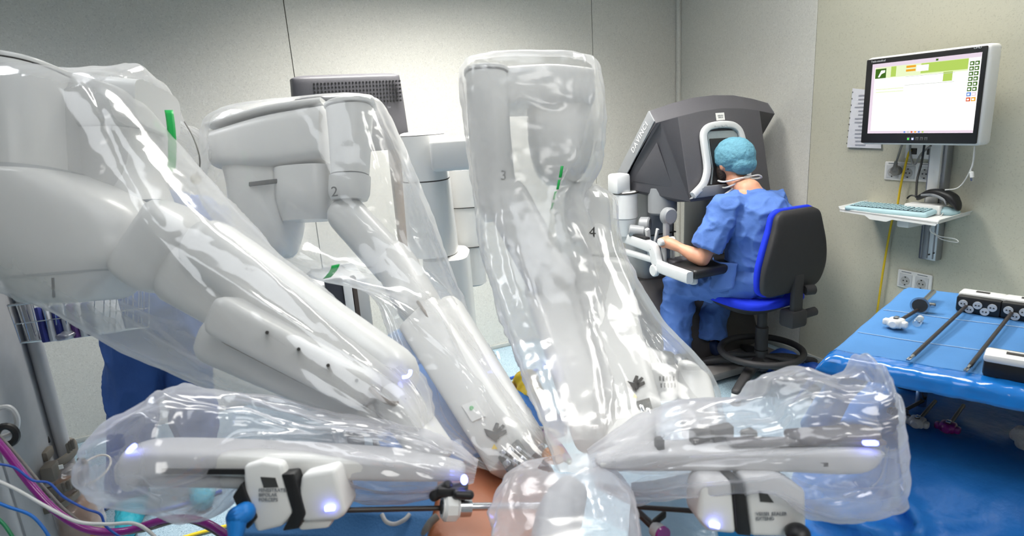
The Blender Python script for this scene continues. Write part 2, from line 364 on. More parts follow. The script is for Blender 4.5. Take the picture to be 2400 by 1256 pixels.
# recessed cheek panel
cf, cb, cl = A3(2.135, 2.80, 1.42), A3(2.125, 3.02, 1.19), A3(2.21, 2.75, 1.16)
nrm_ = _n(np.cross(cb-cf, cl-cf)); nrm_ = nrm_ if nrm_[0] < 0 else -nrm_
build('cheek_panel', MB().prism([cf+nrm_*.004, cb+nrm_*.004, cl+nrm_*.004], nrm_*.006), DGREY, hood, bevel=.003)
# viewer opening
def fp(px, py, y=2.70): return hit(px, py, 1, y)
def face_y(z): return 2.74-(1.58-z)*.22   # front face of the hood
def onface(px, py, out=0.0):
    y = 2.70
    for _ in range(6): p = hit(px, py, 1, y); y = face_y(p[2])-out
    return hit(px, py, 1, y)
out_ = [(1624, 458), (1650, 432), (1659, 398), (1652, 350), (1647, 312), (1660, 296), (1690, 291), (1718, 293), (1734, 306), (1744, 345), (1752, 380), (1752, 420), (1748, 440)]
P = np.array([onface(a, b, .012) for a, b in out_])
k = len(P); T = np.linspace(0, k-1, 60); i = np.minimum(T.astype(int), k-2); t = (T-i)[:, None]
Pi = P[i]*(1-t)+P[i+1]*t
for _ in range(3): Pi[1:-1] = (Pi[:-2]+2*Pi[1:-1]+Pi[2:])/4
secs = []
for j in range(60):
    d = _n(Pi[min(j+1, 59)]-Pi[max(j-1, 0)]); nn = _n(A3(0, -1, .22)); u = _n(np.cross(d, nn)); secs.append((Pi[j], u*.02, nn*.015, 4))
fr = build('viewer_frame', MB().loft(secs, n=16), LGREY, con)
tp = onface(1690, 297, .038); text('lettering', 'DAVINCI', .02, tp, (1, 0, 0), (0, .22, 1), MGREY, fr, spacing=1.2)
c0 = onface(1695, 350, -.02)
rim = [onface(a, b, .004) for a, b in ((1664, 432), (1668, 395), (1660, 350), (1656, 308), (1724, 305), (1733, 345), (1742, 385), (1745, 432))]
build('viewer_recess', MB().prism(rim, (0, -.006, 0)), mat('viewer_grey', (150, 158, 160), .5), con)
rim2 = [onface(a, b, .011) for a, b in ((1668, 436), (1672, 395), (1665, 350), (1662, 325), (1720, 322), (1730, 350), (1736, 385), (1738, 436))]
build('eyepiece', MB().prism(rim2, (0, -.004, 0)), BLACK, con, bevel=.002)
ch = [onface(1622, 466, .01), onface(1652, 436, .035), onface(1750, 425, .035), onface(1748, 450, .01)]
build('chin_rest', MB().prism(ch, (0, .05, -.012)), MGREY, con, bevel=.006)
st_ = onface(1688, 273, .002); build('asset_sticker', MB().box(st_, (.062, .002, .042), ax=[(1, 0, 0), _n((0, -1, .22)), _n((0, .22, 1))]), WHITE, con, smooth=False)
text('lettering', '2020 041\n2207-01', .011, st_+A3(0, -.003, .0), (1, 0, 0), (0, .22, 1), MGREY, con)
# pillar, base and foot tray
mb = MB()
mb.loft([(A3(2.33, 3.12, 1.16), A3(.1, 0, 0), A3(0, .12, 0), 6), (A3(2.33, 3.12, .95), A3(.1, 0, 0), A3(0, .12, 0), 6), (A3(2.32, 3.14, .84), A3(.12, 0, 0), A3(0, .12, 0), 6), (A3(2.32, 3.14, .55), A3(.12, 0, 0), A3(0, .12, 0), 6)], n=32)
build('pillar', mb, MGREY, con, ang=30)
build('pillar_joint', MB().box((2.32, 3.14, .835), (.245, .245, .008)), SEAM, con)
mb = MB().loft([(A3(2.78, 3.14, 1.16), A3(.09, 0, 0), A3(0, .12, 0), 6), (A3(2.78, 3.14, .5), A3(.1, 0, 0), A3(0, .12, 0), 6)], n=24)
build('pillar', mb, MGREY, con, ang=30)
build('rear_panel', MB().box((2.48, 3.24, .66), (.22, .06, .52), bev=.02), mat('console_dark', (58, 58, 62), .5), con)
build('label_plate', MB().box((2.50, 3.208, .78), (.07, .006, .14)), MGREY, con)
mb = MB().loft([(A3(XC, 3.13, .56), A3(.40, 0, 0), A3(0, .16, 0), 5), (A3(XC, 3.1, .42), A3(.43, 0, 0), A3(0, .22, 0), 5), (A3(XC, 3.06, .14), A3(.45, 0, 0), A3(0, .30, 0), 5), (A3(XC, 3.05, .05), A3(.44, 0, 0), A3(0, .31, 0), 5)], m=14, n=40)
build('base', mb, mat('console_base', (70, 66, 66), .5, var=.05), con, ang=35)
tray = build('foot_tray', MB().box((XC, 2.83, .045), (.72, .62, .05), bev=.012), mat('tray_grey', (128, 124, 122), .6), con)
for i, x in enumerate((2.33, 2.5, 2.67)):
    build('pedal', MB().box((x, 2.95, .1), (.1, .2, .035), ax=[(1, 0, 0), _n((0, 1, .35)), _n((0, -.35, 1))], bev=.01), (mat('pedal_yellow', (228, 190, 30), .5), mat('pedal_blue', (50, 110, 190), .5), BLACK)[i], con)
for x in (2.2, 2.88):
    for y in (2.86, 3.25): build('caster', MB().cyl((x-.015, y, .03), (x+.015, y, .03), .03, n=16, bev=.005), BLACK, con)
# arm rest: padded bar with stepped white side arms
for sg in (0, 1):
    pts = [A3(2.075, 3.05, .845), A3(2.075, 2.80, .83), A3(2.075, 2.755, .81), A3(2.075, 2.73, .745), A3(2.075, 2.69, .725), A3(2.075, 2.45, .715)]
    if sg: pts = [mir(p) for p in pts]
    se = []
    Q = MB().tube(pts, .001, 3, m=34)
    cen = np.array(Q.v).reshape(-1, 3, 3).mean(1)
    for j in range(len(cen)):
        d = _n(cen[min(j+1, len(cen)-1)]-cen[max(j-1, 0)]); u = A3(1, 0, 0); se.append((cen[j], u*.022, np.cross(d, u)*.033, 5))
    arm = build('armrest_side', MB().loft(se, n=20), LGREY, con, ang=50)
    x = 2.075 if not sg else mir(A3(2.075, 0, 0))[0]; s_ = -1 if not sg else 1
    build('grip_strip', MB().box((x, 2.90, .872), (.034, .17, .016), bev=.006), BLACK, arm)
    build('lower_rail', MB().box((x, 2.93, .755), (.03, .36, .04), bev=.012), LGREY, arm)
    build('pivot_cap', MB().cyl((x+s_*.03, 2.735, .70), (x, 2.735, .70), .035, n=20, bev=.006), LGREY, arm)
build('arm_pad', MB().box((XC, 2.55, .725), (.88, .22, .055), bev=.02, seg=3), BLACK, con)
build('touch_panel', MB().box((XC, 2.69, .745), (.82, .09, .03), bev=.01), DGREY, con)
build('foot_knob', MB().cyl((2.14, 2.50, .66), (2.14, 2.50, .70), .025, n=16, bev=.005), LGREY, con)
# hand controllers
for sg in (0, 1):
    def q(*p): return (mir(A3(*p))+A3(-.1, 0, 0)) if sg else A3(*p)
    c = build('master_motor', MB().cyl(q(2.075, 3.04, .96), q(2.075, 3.04, 1.13), .075, .075, n=28, bev=.012).cyl(q(2.075, 3.04, .86), q(2.075, 3.04, .965), .05, .072, n=24), LGREY if not sg else MGREY, con)
    build('motor_band', MB().cyl(q(2.075, 3.04, 1.118), q(2.075, 3.04, 1.126), .077, n=28), SEAM, c)
    build('motor_bracket', MB().box(q(2.04, 3.05, 1.18), (.10, .11, .12), bev=.018), LGREY, c)
    h = thing0 = build('hand_controller', MB().cyl(q(2.06, 2.98, .90), q(2.13, 2.92, .89), .036, n=20, bev=.006).cyl(q(2.13, 2.97, .93), q(2.17, 2.92, .93), .045, n=24, bev=.008), MGREY, con)
    build('link_arm', MB().box((q(2.13, 2.88, .82)), (.026, .026, .22), ax=[_n((1, 0, .3)), _n((0, 1, .25)), _n((-.3, -.25, 1))], bev=.006).box(q(2.165, 2.87, .82), (.014, .02, .2), ax=[(1, 0, 0), _n((0, 1, .3)), _n((0, -.3, 1))], bev=.004), LGREY, h)
# grips seen by the surgeon's hands
for gx, gy, gz in ((2.125, 2.70, .86), (2.60, 2.74, .90)):
    g = build('grip', MB().cyl((gx-.06, gy, gz+.01), (gx+.045, gy+.0, gz+.01), .021, n=18, bev=.005), LGREY, con)
    build('grip_bracket', MB().box((gx-.01, gy+.02, gz-.065), (.018, .03, .13), bev=.004).box((gx+.05, gy+.02, gz-.05), (.014, .028, .12), bev=.004).box((gx+.02, gy+.02, gz-.125), (.08, .035, .022), bev=.006), LGREY, g)
    build('gimbal', MB().cyl((gx+.05, gy+.08, gz+.14), (gx+.05, gy+.03, gz+.14), .05, n=24, bev=.01).box((gx+.03, gy+.05, gz+.04), (.03, .03, .2), bev=.006), MGREY, g)
    build('column_motor', MB().cyl((gx+.12, gy+.20, gz+.13), (gx+.12, gy+.20, gz+.30), .085, n=28, bev=.012), MGREY, g)

# ------------------------------------------------------------------ chair
HX, HY = 2.585, 2.43
chr_ = thing('office_chair', 'swivel work chair with blue seat, black back and foot ring', 'chair', (HX, HY, 0))
for i in range(5):
    a = math.radians(-156+72*i); e = A3(HX+.36*math.cos(a), HY+.36*math.sin(a), .055)
    leg = build('leg', MB().loft([(A3(HX, HY, .135), A3(-math.sin(a), math.cos(a), 0)*.035, A3(0, 0, .03), 3), (A3(HX+.17*math.cos(a), HY+.17*math.sin(a), .125), A3(-math.sin(a), math.cos(a), 0)*.03, A3(0, 0, .022), 3), (e+A3(0, 0, .02), A3(-math.sin(a), math.cos(a), 0)*.024, A3(0, 0, .018), 3)], m=10, n=16, cap1='round'), CHAIRBLK, chr_)
    build('glide_foot', MB().cyl(e+A3(0, 0, -.028), e+A3(0, 0, .012), .028, .024, n=18, bev=.005), LGREY, leg)
    build('foot_sole', MB().cyl((e[0], e[1], 0), (e[0], e[1], .03), .027, n=16), BLACK, leg)
build('gas_column', MB().cyl((HX, HY, .08), (HX, HY, .2), .045, .037, n=24).cyl((HX, HY, .2), (HX, HY, .345), .036, n=24, bev=.006).cyl((HX, HY, .34), (HX, HY, .50), .027, n=20), CHAIRBLK, chr_)
ring = [A3(HX+.225*math.cos(t), HY+.225*math.sin(t), .195) for t in np.linspace(0, 2*PI, 49)[:-1]]
fr_ = build('foot_ring', MB().tube(ring, .019, 10, closed=True), CHAIRBLK, chr_)
for i in range(3):
    a = math.radians(40+120*i); build('spoke', MB().cyl((HX+.03*math.cos(a), HY+.03*math.sin(a), .17), (HX+.22*math.cos(a), HY+.22*math.sin(a), .193), .014, n=10), CHAIRBLK, fr_)
def seatsec(z, sx, sy, e, yo=0): return (A3(HX-.015, HY+.075+yo, z), A3(sx, 0, 0), A3(0, sy, 0), e)
build('seat', MB().loft([seatsec(.495, .205, .21, 3), seatsec(.51, .228, .24, 3.4), seatsec(.532, .232, .25, 3.4), seatsec(.548, .222, .24, 3.2), seatsec(.553, .18, .19, 3)], m=20, n=48), CHAIRBLUE, chr_, ang=180)
build('seat_shell', MB().loft([seatsec(.42, .07, .07, 2.5), seatsec(.445, .14, .13, 2.6), seatsec(.48, .195, .185, 3), seatsec(.508, .222, .235, 3.4)], m=14, n=40), CHAIRBLK, chr_, ang=180)
# backrest: shell (black) and cushion (blue)
def backsec(z, w, y, th, e=4): return (A3(HX-.03, y, z), A3(w, 0, 0), A3(0, th, 0), e)
build('back_shell', MB().loft([backsec(.60, .15, 2.235, .012), backsec(.64, .205, 2.222, .024), backsec(.74, .222, 2.205, .03), backsec(.85, .205, 2.195, .03), backsec(.96, .172, 2.195, .028), backsec(1.03, .15, 2.2, .024), backsec(1.055, .11, 2.205, .012)], m=34, n=40), CHAIRBLK, chr_, ang=180)
build('back_cushion', MB().loft([backsec(.595, .155, 2.262, .015), backsec(.635, .212, 2.255, .022), backsec(.74, .229, 2.245, .026), backsec(.85, .212, 2.236, .026), backsec(.96, .179, 2.232, .024), backsec(1.035, .157, 2.234, .02), backsec(1.062, .115, 2.236, .012)], m=34, n=40), CHAIRBLUE, chr_, ang=180)
build('back_support', MB().box((HX-.01, 2.195, .60), (.07, .035, .22), bev=.012).box((HX-.005, 2.215, .46), (.115, .10, .10), bev=.02), CHAIRBLK, chr_)
build('adjust_knob', MB().cyl((HX+.03, 2.18, .615), (HX+.085, 2.165, .615), .028, n=18, bev=.006), CHAIRBLK, chr_)
build('adjust_knob', MB().cyl((HX+.04, 2.20, .47), (HX+.13, 2.185, .48), .024, n=18, bev=.006), CHAIRBLK, chr_)

# ------------------------------------------------------------------ surgeon
man = thing('person', 'seated surgeon in blue scrubs leaning into the dark console, wearing a teal cap', 'person', (2.55, 2.45, 0))
hipc, chest, neckb = A3(2.56, 2.42, .66), A3(2.52, 2.42, .98), A3(2.50, 2.48, 1.13)
shL, shR = A3(2.33, 2.47, 1.06), A3(2.69, 2.47, 1.04)
elL, elR = A3(2.20, 2.50, .79), A3(2.80, 2.56, .80)
haL, haR = A3(2.125, 2.68, .865), A3(2.60, 2.73, .905)
head = A3(2.50, 2.61, 1.285)
knL, knR = A3(2.30, 2.82, .52), A3(2.66, 2.84, .53)
anL, anR = A3(2.26, 2.80, .15), A3(2.53, 2.80, .16)
b = MB()
b.chain([hipc, chest, neckb], [.12, .13, .07]); b.chain([neckb, head+A3(0, -.03, -.09)], [.058, .055])
b.ell(head, (.075, .095, .105)).ell(head+A3(0, .045, -.055), (.055, .055, .06)).ell(head+A3(-.077, -.01, -.01), (.012, .022, .034)).ell(head+A3(.077, -.01, -.01), (.012, .022, .034)).ell(head+A3(0, .098, -.02), (.013, .018, .028))
for sh, el, ha, s in ((shL, elL, haL, -1), (shR, elR, haR, 1)):
    b.chain([neckb+A3(0, -.02, -.03), sh, el], [.06, .05, .042]); wr = ha+_n(el-ha)*.075
    b.chain([el, el*.6+wr*.4, wr], [.042, .043, .027]); d = _n(ha-el)
    b.chain([wr, ha-A3(0, 0, .005)], [.027, .034]); up = A3(0, 0, 1); sd = _n(np.cross(d, up))
    for i in range(4):
        kn = ha+sd*(.027-.018*i)+d*.03+up*.012; k2 = kn+d*.028-up*.018; k3 = k2-d*.004-up*.026; k4 = k3-d*.026-up*.004
        b.chain([ha+sd*(.02-.014*i), kn, k2, k3, k4], [.014, .0105, .0095, .009, .008], n=10)
    th = ha-sd*.032*s-up*.004; b.chain([ha-sd*.02*s-d*.02, th+d*.012-up*.012, th+d*.036-up*.022], [.015, .0115, .0095], n=10)
for kn, an, s in ((knL, anL, -1), (knR, anR, 1)):
    b.chain([hipc+A3(s*.09, .02, 0), kn, an, an+A3(0, .02, -.06)], [.085, .058, .04, .04])
build('body', fuse(b, .007, 3), SKIN, man, ang=180)
hd = MB().ell(head+A3(0, .035, -.085), (.062, .066, .042)).ell(head+A3(-.052, .02, -.05), (.026, .04, .055)).ell(head+A3(.052, .02, -.05), (.026, .04, .055))
build('beard', fuse(hd, .006, 2), HAIR, man, ang=180)
def fold(sc, amp, st=(1, 1, 1), seed=0):
    def f(co, no): p = co*np.array(st)*sc+seed; return amp*(ridged(p)*.6+perlin(p*2.3)*.5-.15)
    return f
t = MB()
t.chain([hipc+A3(0, 0, -.01), hipc*.5+chest*.5+A3(0, -.02, 0), chest+A3(0, -.015, 0)], [.155, .16, .165]); t.chain([hipc+A3(-.07, .03, -.02), chest+A3(-.06, .0, 0)], [.12, .12]); t.chain([hipc+A3(.07, .03, -.02), chest+A3(.06, 0, 0)], [.12, .12])
t.chain([chest, neckb+A3(0, -.03, -.045)], [.165, .088]); t.chain([neckb+A3(0, -.02, -.06), shL], [.085, .078]); t.chain([neckb+A3(0, -.02, -.06), shR], [.085, .078])
for sh, el in ((shL, elL), (shR, elR)):
    e = sh*.2+el*.8; t.cyl(sh, e, .078, .088, n=28)
t.chain([hipc+A3(-.09, .12, -.03), hipc+A3(.09, .12, -.03)], [.09, .09])
top = build('scrub_top', fuse(t, .008, 3, lambda co, no: crease(6, .016, (1, 1, .8))(co, no)+crease(13, .007)(co, no)), SCRUB, man, ang=180)
# hanging flap of the tunic over the lap
P = np.zeros((12, 10, 3))
for i in range(12):
    for j in range(10):
        a = i/11; c = j/9; p = A3(2.36-.05*math.sin(a*PI)-.03*c, 2.40+.19*a, .76-.14*c-.03*math.sin(a*PI)*c); P[i, j] = p+A3(perlin(A3(a*4, c*3, 1))*.015, 0, 0)
build('tunic_flap', MB().grid(P), SCRUB, top, solid=.004, ang=180)
lg = MB()
for kn, an, s in ((knL, anL, -1), (knR, anR, 1)):
    lg.chain([hipc+A3(s*.09, .0, -.01), kn+A3(0, 0, .015), kn+A3(0, .0, -.06), an*.6+kn*.4], [.12, .092, .097, .09]); lg.cyl(an*.6+kn*.4, an+A3(0, -.01, .0), .09, .094, n=24)
lg.chain([hipc+A3(-.08, 0, 0), hipc+A3(.08, 0, 0)], [.13, .13])
build('trousers', fuse(lg, .008, 3, lambda co, no: crease(5.5, .018, (1, 1, 1), 5.3)(co, no)+crease(12, .008)(co, no)), SCRUB, man, ang=180)
capc = head+A3(0, -.018, .035)
cp = MB().ell(capc, (.095, .122, .10), n=36, m=24).ell(capc+A3(0, -.07, -.045), (.07, .06, .055))
cap_ = build('bouffant_cap', fuse(cp, .006, 3, lambda co, no: .0045*ridged((co-capc)*A3(46, 13, 13))+.003*perlin(co*60)), CAPM, man, ang=180)
nb = head+A3(0, -.115, -.08)
build('mask_tie', MB().tube([head+A3(-.07, .03, -.10), head+A3(-.085, -.04, -.10), nb+A3(-.04, .0, .0), nb], .0055, 6, m=16).tube([nb, nb+A3(.05, -.03, .01), nb+A3(.085, -.02, -.008), nb+A3(.05, .0, -.012), nb+A3(0, 0, 0)], .005, 6, m=18).ell(nb, (.02, .014, .012)).tube([head+A3(-.05, .02, -.14), head+A3(-.072, -.05, -.13), nb+A3(-.02, .0, -.01), nb], .005, 6, m=14).tube([head+A3(-.03, .03, -.19), head+A3(-.066, -.03, -.17), nb+A3(-.01, 0, -.01)], .006, 6, m=10), CABLEW, man)
for an, s in ((anL, -1), (anR, 1)):
    sh = MB().loft([(an+A3(0, -.06, -.05), A3(.036, 0, 0), A3(0, 0, .042), 2.5), (an+A3(0, .0, -.045), A3(.04, 0, 0), A3(0, 0, .05), 2.5), (an+A3(0, .1, -.065), A3(.046, 0, 0), A3(0, 0, .032), 2.5), (an+A3(0, .18, -.075), A3(.038, 0, 0), A3(0, 0, .022), 2.5)], m=16, n=20, cap0='round', cap1='round')
    build('clog', sh, mat('clog_navy', (34, 50, 88), .5), man, ang=180)
# ------------------------------------------------------------------ wall workstation on the right wall
def W_(px, py, off=0.0): return hit(px, py, 0, XR-off)
col = thing('wall_rail', 'grey aluminium rail mounted on the right wall behind the monitor', 'rail', W_(2190, 600, .02))
yc = W_(2200, 480)[1]; zb = W_(2182, 605)[2]
mbr = MB().box((XR-.025, yc, (zb+1.62)/2), (.05, .085, 1.62-zb), bev=.006)
build('rail_body', mbr, ALU, col)
for o in (-.028, 0, .028): build('groove', MB().box((XR-.051, yc+o, (zb+1.62)/2), (.003, .006, 1.6-zb)), MGREY, col)
for o in (0, -.022): build('screw', MB().cyl((XR-.05, yc-.01+o, zb+.03-o*.5), (XR-.054, yc-.01+o, zb+.03-o*.5), .004, n=10), SEAM, col)
build('rail_cover', MB().box((XR-.062, yc-.002, (1.08+1.4)/2), (.02, .05, .34), bev=.004), WHITE, col)
# monitor
XM = 2.86
TL, TR, BR, BL = [hit(a, b, 0, XM) for a, b in ((2018, 140), (2307, 107), (2303, 339), (2032, 336))]
yl, yr_ = (TL[1]+BL[1])/2, (TR[1]+BR[1])/2; zt, zb2 = (TL[2]+TR[2])/2, (BL[2]+BR[2])/2
ym, zm, mw, mh = (yl+yr_)/2, (zt+zb2)/2, yl-yr_, zt-zb2
mon = thing('wall_monitor', 'white-cased monitor with black bezel and bright screen mounted on the right wall', 'monitor', (XM, ym, zb2))
build('case', MB().box((XM+.045, ym, zm), (.085, mw+.012, mh+.012), bev=.018, seg=3), WHITE, mon)
build('bezel', MB().box((XM-.002, ym, zm), (.012, mw-.006, mh-.006), bev=.005), BLACK, mon)
STL, STR, SBR, SBL = [hit(a, b, 0, XM-.009) for a, b in ((2037, 153), (2292, 122), (2290, 312), (2042, 312))]
sy0, sy1, sz1, sz0 = (STL[1]+SBL[1])/2, (STR[1]+SBR[1])/2, (STL[2]+STR[2])/2, (SBL[2]+SBR[2])/2
def scr(u0, u1, v0, v1, name, m, dep=0.0, par=None):   # u from left, v from top, 0..1
    ya, yb_ = sy0+(sy1-sy0)*u0, sy0+(sy1-sy0)*u1; za, zb_ = sz1+(sz0-sz1)*v0, sz1+(sz0-sz1)*v1
    return build(name, MB().box((XM-.009-dep, (ya+yb_)/2, (za+zb_)/2), (.001, abs(ya-yb_), abs(za-zb_))), m, par or mon, smooth=False)
G = lambda n, c, s=1.0: glow('screen_'+n, c, s)
screen = scr(0, 1, 0, 1, 'screen', G('white', (250, 250, 246), 1.25))
g1, g2, g3, gp, gd, gr_, go, gb = G('green', (176, 205, 96), 1.1), G('pale', (222, 234, 190), 1.15), G('line', (200, 206, 198)), G('pink', (226, 210, 224), 1.1), G('dgreen', (70, 110, 40)), G('red', (220, 90, 50)), G('orange', (240, 170, 50)), G('blue', (90, 140, 220))
scr(0, 1, 0, .055, 'menu_bar', gp, .001, screen)
scr(0, .03, .055, .96, 'side_bar', gp, .001, screen)
scr(.035, .9, .055, .21, 'banner', g2, .001, screen)
scr(.49, .9, .06, .19, 'banner', g1, .002, screen)
scr(.04, .15, .075, .21, 'picture', gd, .0025, screen)
scr(.2, .25, .06, .2, 'column', g1, .002, screen); scr(.30, .34, .06, .2, 'column', g2, .002, screen)
scr(.35, .44, .07, .10, 'chip', go, .0025, screen); scr(.35, .44, .12, .15, 'chip', go, .0025, screen)
scr(.45, .56, .08, .16, 'field', screen.data.materials[0], .003, screen)
scr(.35, .9, .21, .33, 'field', screen.data.materials[0], .003, screen); scr(.70, .78, .20, .32, 'thumbnail', g1, .0035, screen)
for v in (.215, .33): scr(.35, .8, v, v+.006, 'rule', g3, .0036, screen)
for v in (.36, .40): scr(.06, .34, v, v+.012, 'rule', g2, .0036, screen)
scr(.62, .64, .02, .045, 'chip', gd, .002, screen)
cols = [gd, gd, gd, gd, gd, gd, gd, gd, gd, gd, gd, gd, gb, gp, gr_, go]
for i in range(16):
    r, c_ = divmod(i, 2); scr(.915+.042*c_, .95+.042*c_, .10+.064*r, .15+.064*r, 'icon', cols[i], .0025, screen)
    scr(.922+.042*c_, .940+.042*c_, .115+.064*r, .137+.064*r, 'glyph', screen.data.materials[0], .003, screen)
# pointing-arm picture
def sp(u, v, d): return A3(XM-.009-d, sy0+(sy1-sy0)*u, sz1+(sz0-sz1)*v)
build('glyph', MB().prism([sp(.07, .19, .003), sp(.09, .13, .003), sp(.10, .10, .003), sp(.14, .10, .003), sp(.14, .13, .003), sp(.105, .15, .003), sp(.085, .195, .003)], (-.0006, 0, 0)), screen.data.materials[0], screen, smooth=False)
scr(0, 1, .965, 1, 'task_bar', gp, .001, screen)
for i, m in enumerate((gb, g3, gr_, go, gb, g1)): scr(.38+.035*i, .395+.035*i, .972, .993, 'icon', m, .002, screen)
fy = (-1, 0, 0)
text('lettering', 'Twin-medical', .0135, sp(.055, -.038, .0005), (0, -1, 0), (0, 0, 1), LGREY, mon); text('lettering', 'OMD', .013, sp(.96, -.06, .0005), (0, -1, 0), (0, 0, 1), LGREY, mon)
for i, m in enumerate((glow('led_green', (60, 220, 60), 3), LED, SEAM, SEAM, SEAM)):
    build('panel_key', MB().box(sp(.43+.042*i, 1.075, .0), (.002, .014, .014)), mat('key_grey', (90, 92, 96), .4), mon, smooth=False)
    build('key_light', MB().box(sp(.43+.042*i, 1.08, .0015), (.002, .006, .007)), m, mon, smooth=False)
build('wall_mount', MB().box((XM+.14, yc, 1.5), (.12, .10, .16), bev=.01), ALU, mon)
# sheets in a clear sleeve behind the monitor
pt = [W_(a, b, .01) for a, b in ((1999, 207), (2060, 213), (2066, 348), (1986, 345))]
pap = thing('paper_sleeve', 'printed sheets in a punched clear sleeve hung behind the monitor', 'paper', pt[3])
build('sheet', MB().prism(pt, (-.003, 0, 0)), mat('paper', (226, 226, 232), .7), pap, smooth=False)
for i in range(14):
    z = pt[0][2]-.04-.02*i; y0 = pt[0][1]-.02
    build('text_line', MB().box((XR-.0145, y0-.045-(i % 3)*.006, z), (.001, .05+(i % 4)*.012, .006)), mat('print_grey', (168, 168, 178), .8), pap, smooth=False)
for i in range(9): build('punch_hole', MB().box((XR-.0146, pt[0][1]-.004+.0045*i*.4, pt[0][2]-.02-.034*i), (.001, .004, .006)), SEAM, pap, smooth=False)
# sockets
def socket_plate(name, label, px, py, n, w=.082):
    c_ = W_(px, py); s_ = thing(name, label, 'socket', (XR-.005, c_[1], c_[2]-.045))
    build('plate', MB().box((XR-.006, c_[1], c_[2]), (.012, w*n+.012, .096), bev=.012, seg=3), WHITE, s_)
    for i in range(n):
        y = c_[1]+((n-1)/2-i)*w
        ins = build('insert', MB().box((XR-.0135, y, c_[2]-.003), (.006, .066, .066), bev=.004), LGREY, s_)
        build('well', MB().cyl((XR-.0172, y, c_[2]-.006), (XR-.0165, y, c_[2]-.006), .024, n=24), mat('well_grey', (176, 176, 174), .5), ins)
        for o in (-.009, .009): build('pin_hole', MB().cyl((XR-.0182, y+o, c_[2]-.006), (XR-.0172, y+o, c_[2]-.006), .0038, n=10), SEAM, ins)
        for o in (.014, -.027): build('earth_clip', MB().box((XR-.018, y, c_[2]+o), (.002, .006, .006)), SEAM, ins)
        build('label_strip', MB().box((XR-.0125, y, c_[2]+.039), (.002, .05, .004)), MGREY, s_)
    return s_
s_low = socket_plate('power_socket', 'double white power socket low on the wall above the blue table', 2145, 658, 2)
s_mid = socket_plate('power_socket', 'row of three white power sockets below the monitor', 2133, 402, 3)
dc = W_(2160, 352); dat = thing('data_socket', 'white network socket plate half hidden under the monitor', 'socket', (XR, dc[1], dc[2]))
build('plate', MB().box((XR-.006, dc[1]-.01, dc[2]), (.012, .17, .085), bev=.008), WHITE, dat)
for o in (.03, -.05): build('jack', MB().box((XR-.013, dc[1]+o, dc[2]-.005), (.004, .03, .03)), SEAM, dat)
# plug and cables
pg = W_(2101, 400, .03); plug = thing('power_plug', 'grey plug with its cable in the leftmost wall socket', 'plug', pg)
build('plug_body', MB().cyl(pg+A3(.015, 0, .0), pg+A3(-.02, 0, .0), .024, n=20, bev=.005).cyl(pg+A3(-.012, 0, 0), pg+A3(-.016, -.004, .05), .014, .007, n=14), CABLEG, plug)
build('lead', MB().tube([pg+A3(-.014, -.004, .045), W_(2104, 370, .05), W_(2112, 345, .08), W_(2120, 325, .12)], .005, 8, m=18), CABLEG, plug)
def cable(name, label, pts, r, m, n=8, seg=40, cat='cable'): return tag(build(name, MB().tube(pts, r, n, m=seg), m, ang=180), label, cat)
cable('network_cable', 'yellow network cable hanging down the right wall', [W_(2135, 352, .02), W_(2128, 365, .04), W_(2112, 430, .04), W_(2100, 500, .04), W_(2090, 520, .03), W_(2072, 620, .03), W_(2055, 735, .03), W_(2040, 830, .03)], .0055, CABLEY)
cable('network_cable', 'black cable dropping from the monitor to the scanner cradle', [hit(2168, 330, 0, 2.94), hit(2160, 380, 0, 2.95), hit(2150, 420, 0, 2.9), hit(2147, 462, 0, 2.82)], .005, CABLEK)
cable('loop_cable', 'grey cable looping below the monitor in front of the sockets', [hit(2133, 335, 0, 2.96), hit(2134, 365, 0, 2.97), hit(2143, 385, 0, 2.98), hit(2160, 360, 0, 2.98), hit(2182, 341, 0, 2.97)], .005, CABLEG)
usb = thing('usb_cable', 'thin white cable with a small connector hanging from the monitor corner', 'cable', hit(2280, 420, 0, 2.9))
build('lead', MB().tube([hit(2284, 343, 0, 2.9), hit(2282, 375, 0, 2.91), hit(2266, 415, 0, 2.93), hit(2245, 440, 0, 2.92), hit(2215, 445, 0, 2.88)], .0028, 6, m=30).tube([hit(2284, 343, 0, 2.9), hit(2280, 385, 0, 2.9), hit(2275, 398, 0, 2.9), hit(2278, 405, 0, 2.9)], .0028, 6, m=14), CABLEW, usb)
a, b2 = hit(2277, 402, 0, 2.9), hit(2279, 424, 0, 2.9)
build('connector', MB().cyl(a, a*.35+b2*.65, .008, n=12, bev=.002), WHITE, usb); build('connector_tip', MB().cyl(a*.35+b2*.65, b2, .006, n=8), STEEL, usb)
# keyboard shelf
zs = 1.03
kf = lambda px, py: hit(px, py, 2, zs)
sh_l, sh_fr, sh_r, sh_bl = kf(1968, 490), kf(2198, 522), kf(2280, 498), kf(2060, 468)
shelf = thing('keyboard_shelf', 'white shelf with turned-up edges carrying keyboard and mouse', 'shelf', ((sh_l+sh_r)/2))
cen = (sh_l+sh_fr+sh_r)/3
ply = [sh_l, sh_fr, sh_r, sh_r+(sh_l-sh_fr)]
build('tray', MB().prism([p+A3(0, 0, -.006) for p in ply], (0, 0, .006)), WHITE, shelf, smooth=False)
def lip(p, q_, h=.014, t=.004):
    d = _n(q_-p); n_ = np.cross(d, A3(0, 0, 1)); return MB().prism([p, q_, q_+n_*.008+A3(0, 0, h), p+n_*.008+A3(0, 0, h)], -n_*t)
lipm = lip(ply[1], ply[2]); build('lip', lipm, WHITE, shelf, smooth=False)
build('lip', lip(ply[3], ply[0]), WHITE, shelf, smooth=False)
fd = _n(sh_fr-sh_l); 
